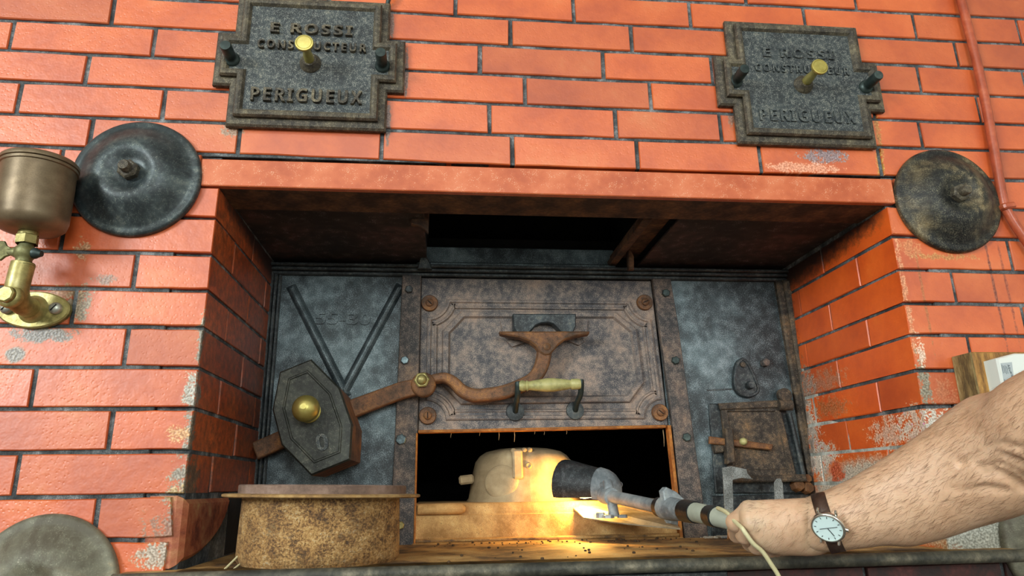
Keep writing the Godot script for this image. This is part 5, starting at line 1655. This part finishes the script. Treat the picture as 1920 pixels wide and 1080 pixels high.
func watch():
	var c := Vector3(0.4841, -0.0539, 0.2299)
	var n := Vector3(-0.6210, -0.4948, 0.6078)
	var u12 := Vector3(-0.2875, 0.8077, 0.5147)
	u12 = (u12 - n * u12.dot(n)).normalized()
	var B := Basis(u12.cross(n), u12, n)
	var t := thing("wristwatch", c, "steel wristwatch with pale blue-white dial and brown leather strap on the wrist", "watch")
	t.basis = B
	var s := st()
	lathe(s, [Vector2(0, -0.006), Vector2(0.016, -0.006), Vector2(0.0195, -0.003), Vector2(0.0205, 0.0), Vector2(0.0205, 0.0025), Vector2(0.0193, 0.004), Vector2(0.0178, 0.0042), Vector2(0.0176, 0.003)], Vector3.ZERO, Vector3(0, 0, 1), 48)
	for sg in [-1.0, 1.0]:
		for sx in [-1.0, 1.0]:
			box(s, Vector3(sx * 0.0105, sg * 0.0205, -0.001), Vector3(0.003, 0.008, 0.005), 0.0008, Basis(Vector3(1, 0, 0), sg * 0.35))
	lathe(s, [Vector2(0.0025, 0.0), Vector2(0.0025, 0.0035), Vector2(0, 0.0037)], Vector3(0.020, 0, 0.0), Vector3(1, 0, 0), 14)
	part("case", s, M.steel, t)
	s = st()
	lathe(s, [Vector2(0.0178, 0.0), Vector2(0.0178, 0.003), Vector2(0, 0.0031)], Vector3.ZERO, Vector3(0, 0, 1), 40)
	var dl := part("dial", s, M.dial_white, t)
	s = st()
	for k in 12:
		var a := TAU * k / 12
		box(s, Vector3(sin(a) * 0.0148, cos(a) * 0.0148, 0.0033), Vector3(0.0009, 0.0026, 0.0004), 0.0001, Basis(Vector3(0, 0, 1), -a))
	part("hour_marks", s, M.dial_ink, dl)
	s = st()
	box(s, Vector3(0.0035, -0.0048, 0.0036), Vector3(0.0010, 0.0118, 0.0004), 0.0001, Basis(Vector3(0, 0, 1), 0.62))
	part("hour_hand", s, M.dial_ink, dl)
	s = st()
	box(s, Vector3(0.001, 0.0008, 0.0038), Vector3(0.0007, 0.022, 0.0004), 0.0001, Basis(Vector3(0, 0, 1), -1.25))
	part("minute_hand", s, M.dial_ink, dl)
	# strap round the wrist: an oval band whose axis runs along the forearm
	s = st()
	var ax := (Vector3(0.5483, -0.0372, 0.2132) - Vector3(0.4784, -0.0548, 0.1694)).normalized()
	var ctr := Vector3(0.5072, -0.0504, 0.1899)
	var e1 := (n - ax * n.dot(ax)).normalized()
	var e2 := ax.cross(e1)
	var inv := Transform3D(B, c).affine_inverse()
	var m := 48
	s.set_smooth_group(4)
	for k in m:
		var P := func(q: int, rr: float, w: float) -> Vector3:
			var a := TAU * q / m
			return inv * (ctr + e1 * cos(a) * (0.0350 + rr) + e2 * sin(a) * (0.0362 + rr) + ax * w)
		quad(s, P.call(k, 0.0022, -0.009), P.call(k, 0.0022, 0.009), P.call(k + 1, 0.0022, 0.009), P.call(k + 1, 0.0022, -0.009))
		quad(s, P.call(k, 0.0, -0.009), P.call(k, 0.0022, -0.009), P.call(k + 1, 0.0022, -0.009), P.call(k + 1, 0.0, -0.009))
		quad(s, P.call(k, 0.0022, 0.009), P.call(k, 0.0, 0.009), P.call(k + 1, 0.0, 0.009), P.call(k + 1, 0.0022, 0.009))
	s.set_smooth_group(-1)
	part("strap", s, M.leather, t)
	s = st()
	var ring := []
	for k in 17:
		var a := TAU * k / 16
		ring.append(inv * (Vector3(0.5169, -0.0756, 0.2093) + Vector3(0.9821, 0.1268, 0.1391) * 0.011 * cos(a) + Vector3(-0.0403, 0.8410, 0.5395) * 0.004 * sin(a)))
	tube(s, ring, 0.0010, 8, false)
	part("buckle", s, M.bolt_dark, t)

func cord():
	var s := st()
	var p := [Vector3(0.3890, -0.0328, 0.1141), Vector3(0.3872, -0.0350, 0.1374), Vector3(0.3877, -0.0406, 0.1567), Vector3(0.3883, -0.0493, 0.1741), Vector3(0.3878, -0.0550, 0.1923), Vector3(0.3909, -0.0615, 0.1950), Vector3(0.4006, -0.0741, 0.1923), Vector3(0.4144, -0.0851, 0.1874), Vector3(0.4255, -0.1005, 0.1842), Vector3(0.4367, -0.1185, 0.1801), Vector3(0.4479, -0.1545, 0.1740), Vector3(0.4577, -0.2570, 0.1559)]
	tube(s, curve(p, 5), 0.0029, 10)
	var o := part("lamp_cord", s, M.cable_cream, self)
	tag(o, "cream electric cord running from the lamp's handle over the knuckles and down past the shelf", "cord")

func bracket_tool():
	var t := thing("tin_bracket", Vector3.ZERO, "chipped white tin bracket with two upright legs, standing before the small hatch", "bracket")
	var z := -0.33
	var s := st()
	slab(s, poly2([Vector2(0.5821, 0.0322), Vector2(0.6019, 0.0351), Vector2(0.6334, 0.0283), Vector2(0.6348, 0.0197), Vector2(0.6449, 0.0078), Vector2(0.6223, 0.0113), Vector2(0.6013, 0.0074), Vector2(0.5962, -0.0606), Vector2(0.5954, -0.1087), Vector2(0.5798, -0.1084), Vector2(0.5787, -0.0447)]), z - 0.003, z, 0.0008)
	part("long_leg", s, M.tin_chipped, t)
	s = st()
	slab(s, poly2([Vector2(0.6902, 0.0007), Vector2(0.6969, 0.0081), Vector2(0.7051, 0.0091), Vector2(0.7085, -0.0006), Vector2(0.7024, -0.1091), Vector2(0.6809, -0.1086)]), z - 0.003, z, 0.0008)
	part("short_leg", s, M.tin_chipped, t)
	s = st()
	box(s, Vector3((Vector3(0.5867, -0.1065, -0.3300).x + Vector3(0.6922, -0.1089, -0.3300).x) / 2, -0.1035, z - 0.012), Vector3(0.15, 0.004, 0.03), 0.001)
	part("foot", s, M.tin_chipped, t)

func debris():
	var r := RandomNumberGenerator.new()
	r.seed = 9
	var s := st()
	for k in 90:
		var x := r.randf_range(-0.03, 0.5)
		var z := r.randf_range(-0.375, -0.30) if k < 60 else r.randf_range(-0.3, 0.0)
		var a := r.randf_range(0.0008, 0.0028)
		box(s, Vector3(x, -0.106 + a * 0.5, z), Vector3(a * 2, a * 1.4, a * 1.6), a * 0.4, Basis(Vector3(0, 1, 0), r.randf() * 3))
	var o := part("crumbs", s, M.crumb, self)
	tag(o, "dark crumbs of soot and rust scattered on the shelf below the sill", "crumbs", "", "stuff")
	s = st()
	for k in 120:
		var a := r.randf_range(0.0006, 0.0022)
		box(s, Vector3(r.randf_range(0.535, 0.62), -0.106 + a * 0.5, r.randf_range(-0.375, -0.34)), Vector3(a * 2, a * 1.5, a * 1.7), a * 0.4, Basis(Vector3(0, 1, 0), r.randf() * 3))
	o = part("ash_crumbs", s, M.ash, self)
	tag(o, "pale ash crumbs on the shelf beside the mouth's right jamb", "ash", "", "stuff")
	s = st()
	slab(s, poly2([Vector2(-0.03, 0.0), Vector2(0.03, 0.0), Vector2(0.028, 0.018), Vector2(0.012, 0.026), Vector2(-0.026, 0.022)]), -0.02, 0.015, 0.005, Transform3D(Basis(Vector3(0, 1, 0), 0.2), Vector3(0.60, -0.1055, -0.29)))
	o = part("rusty_lump", s, M.lever_iron, self)
	tag(o, "dark rusty iron lump on the shelf just left of the fist", "iron lump")
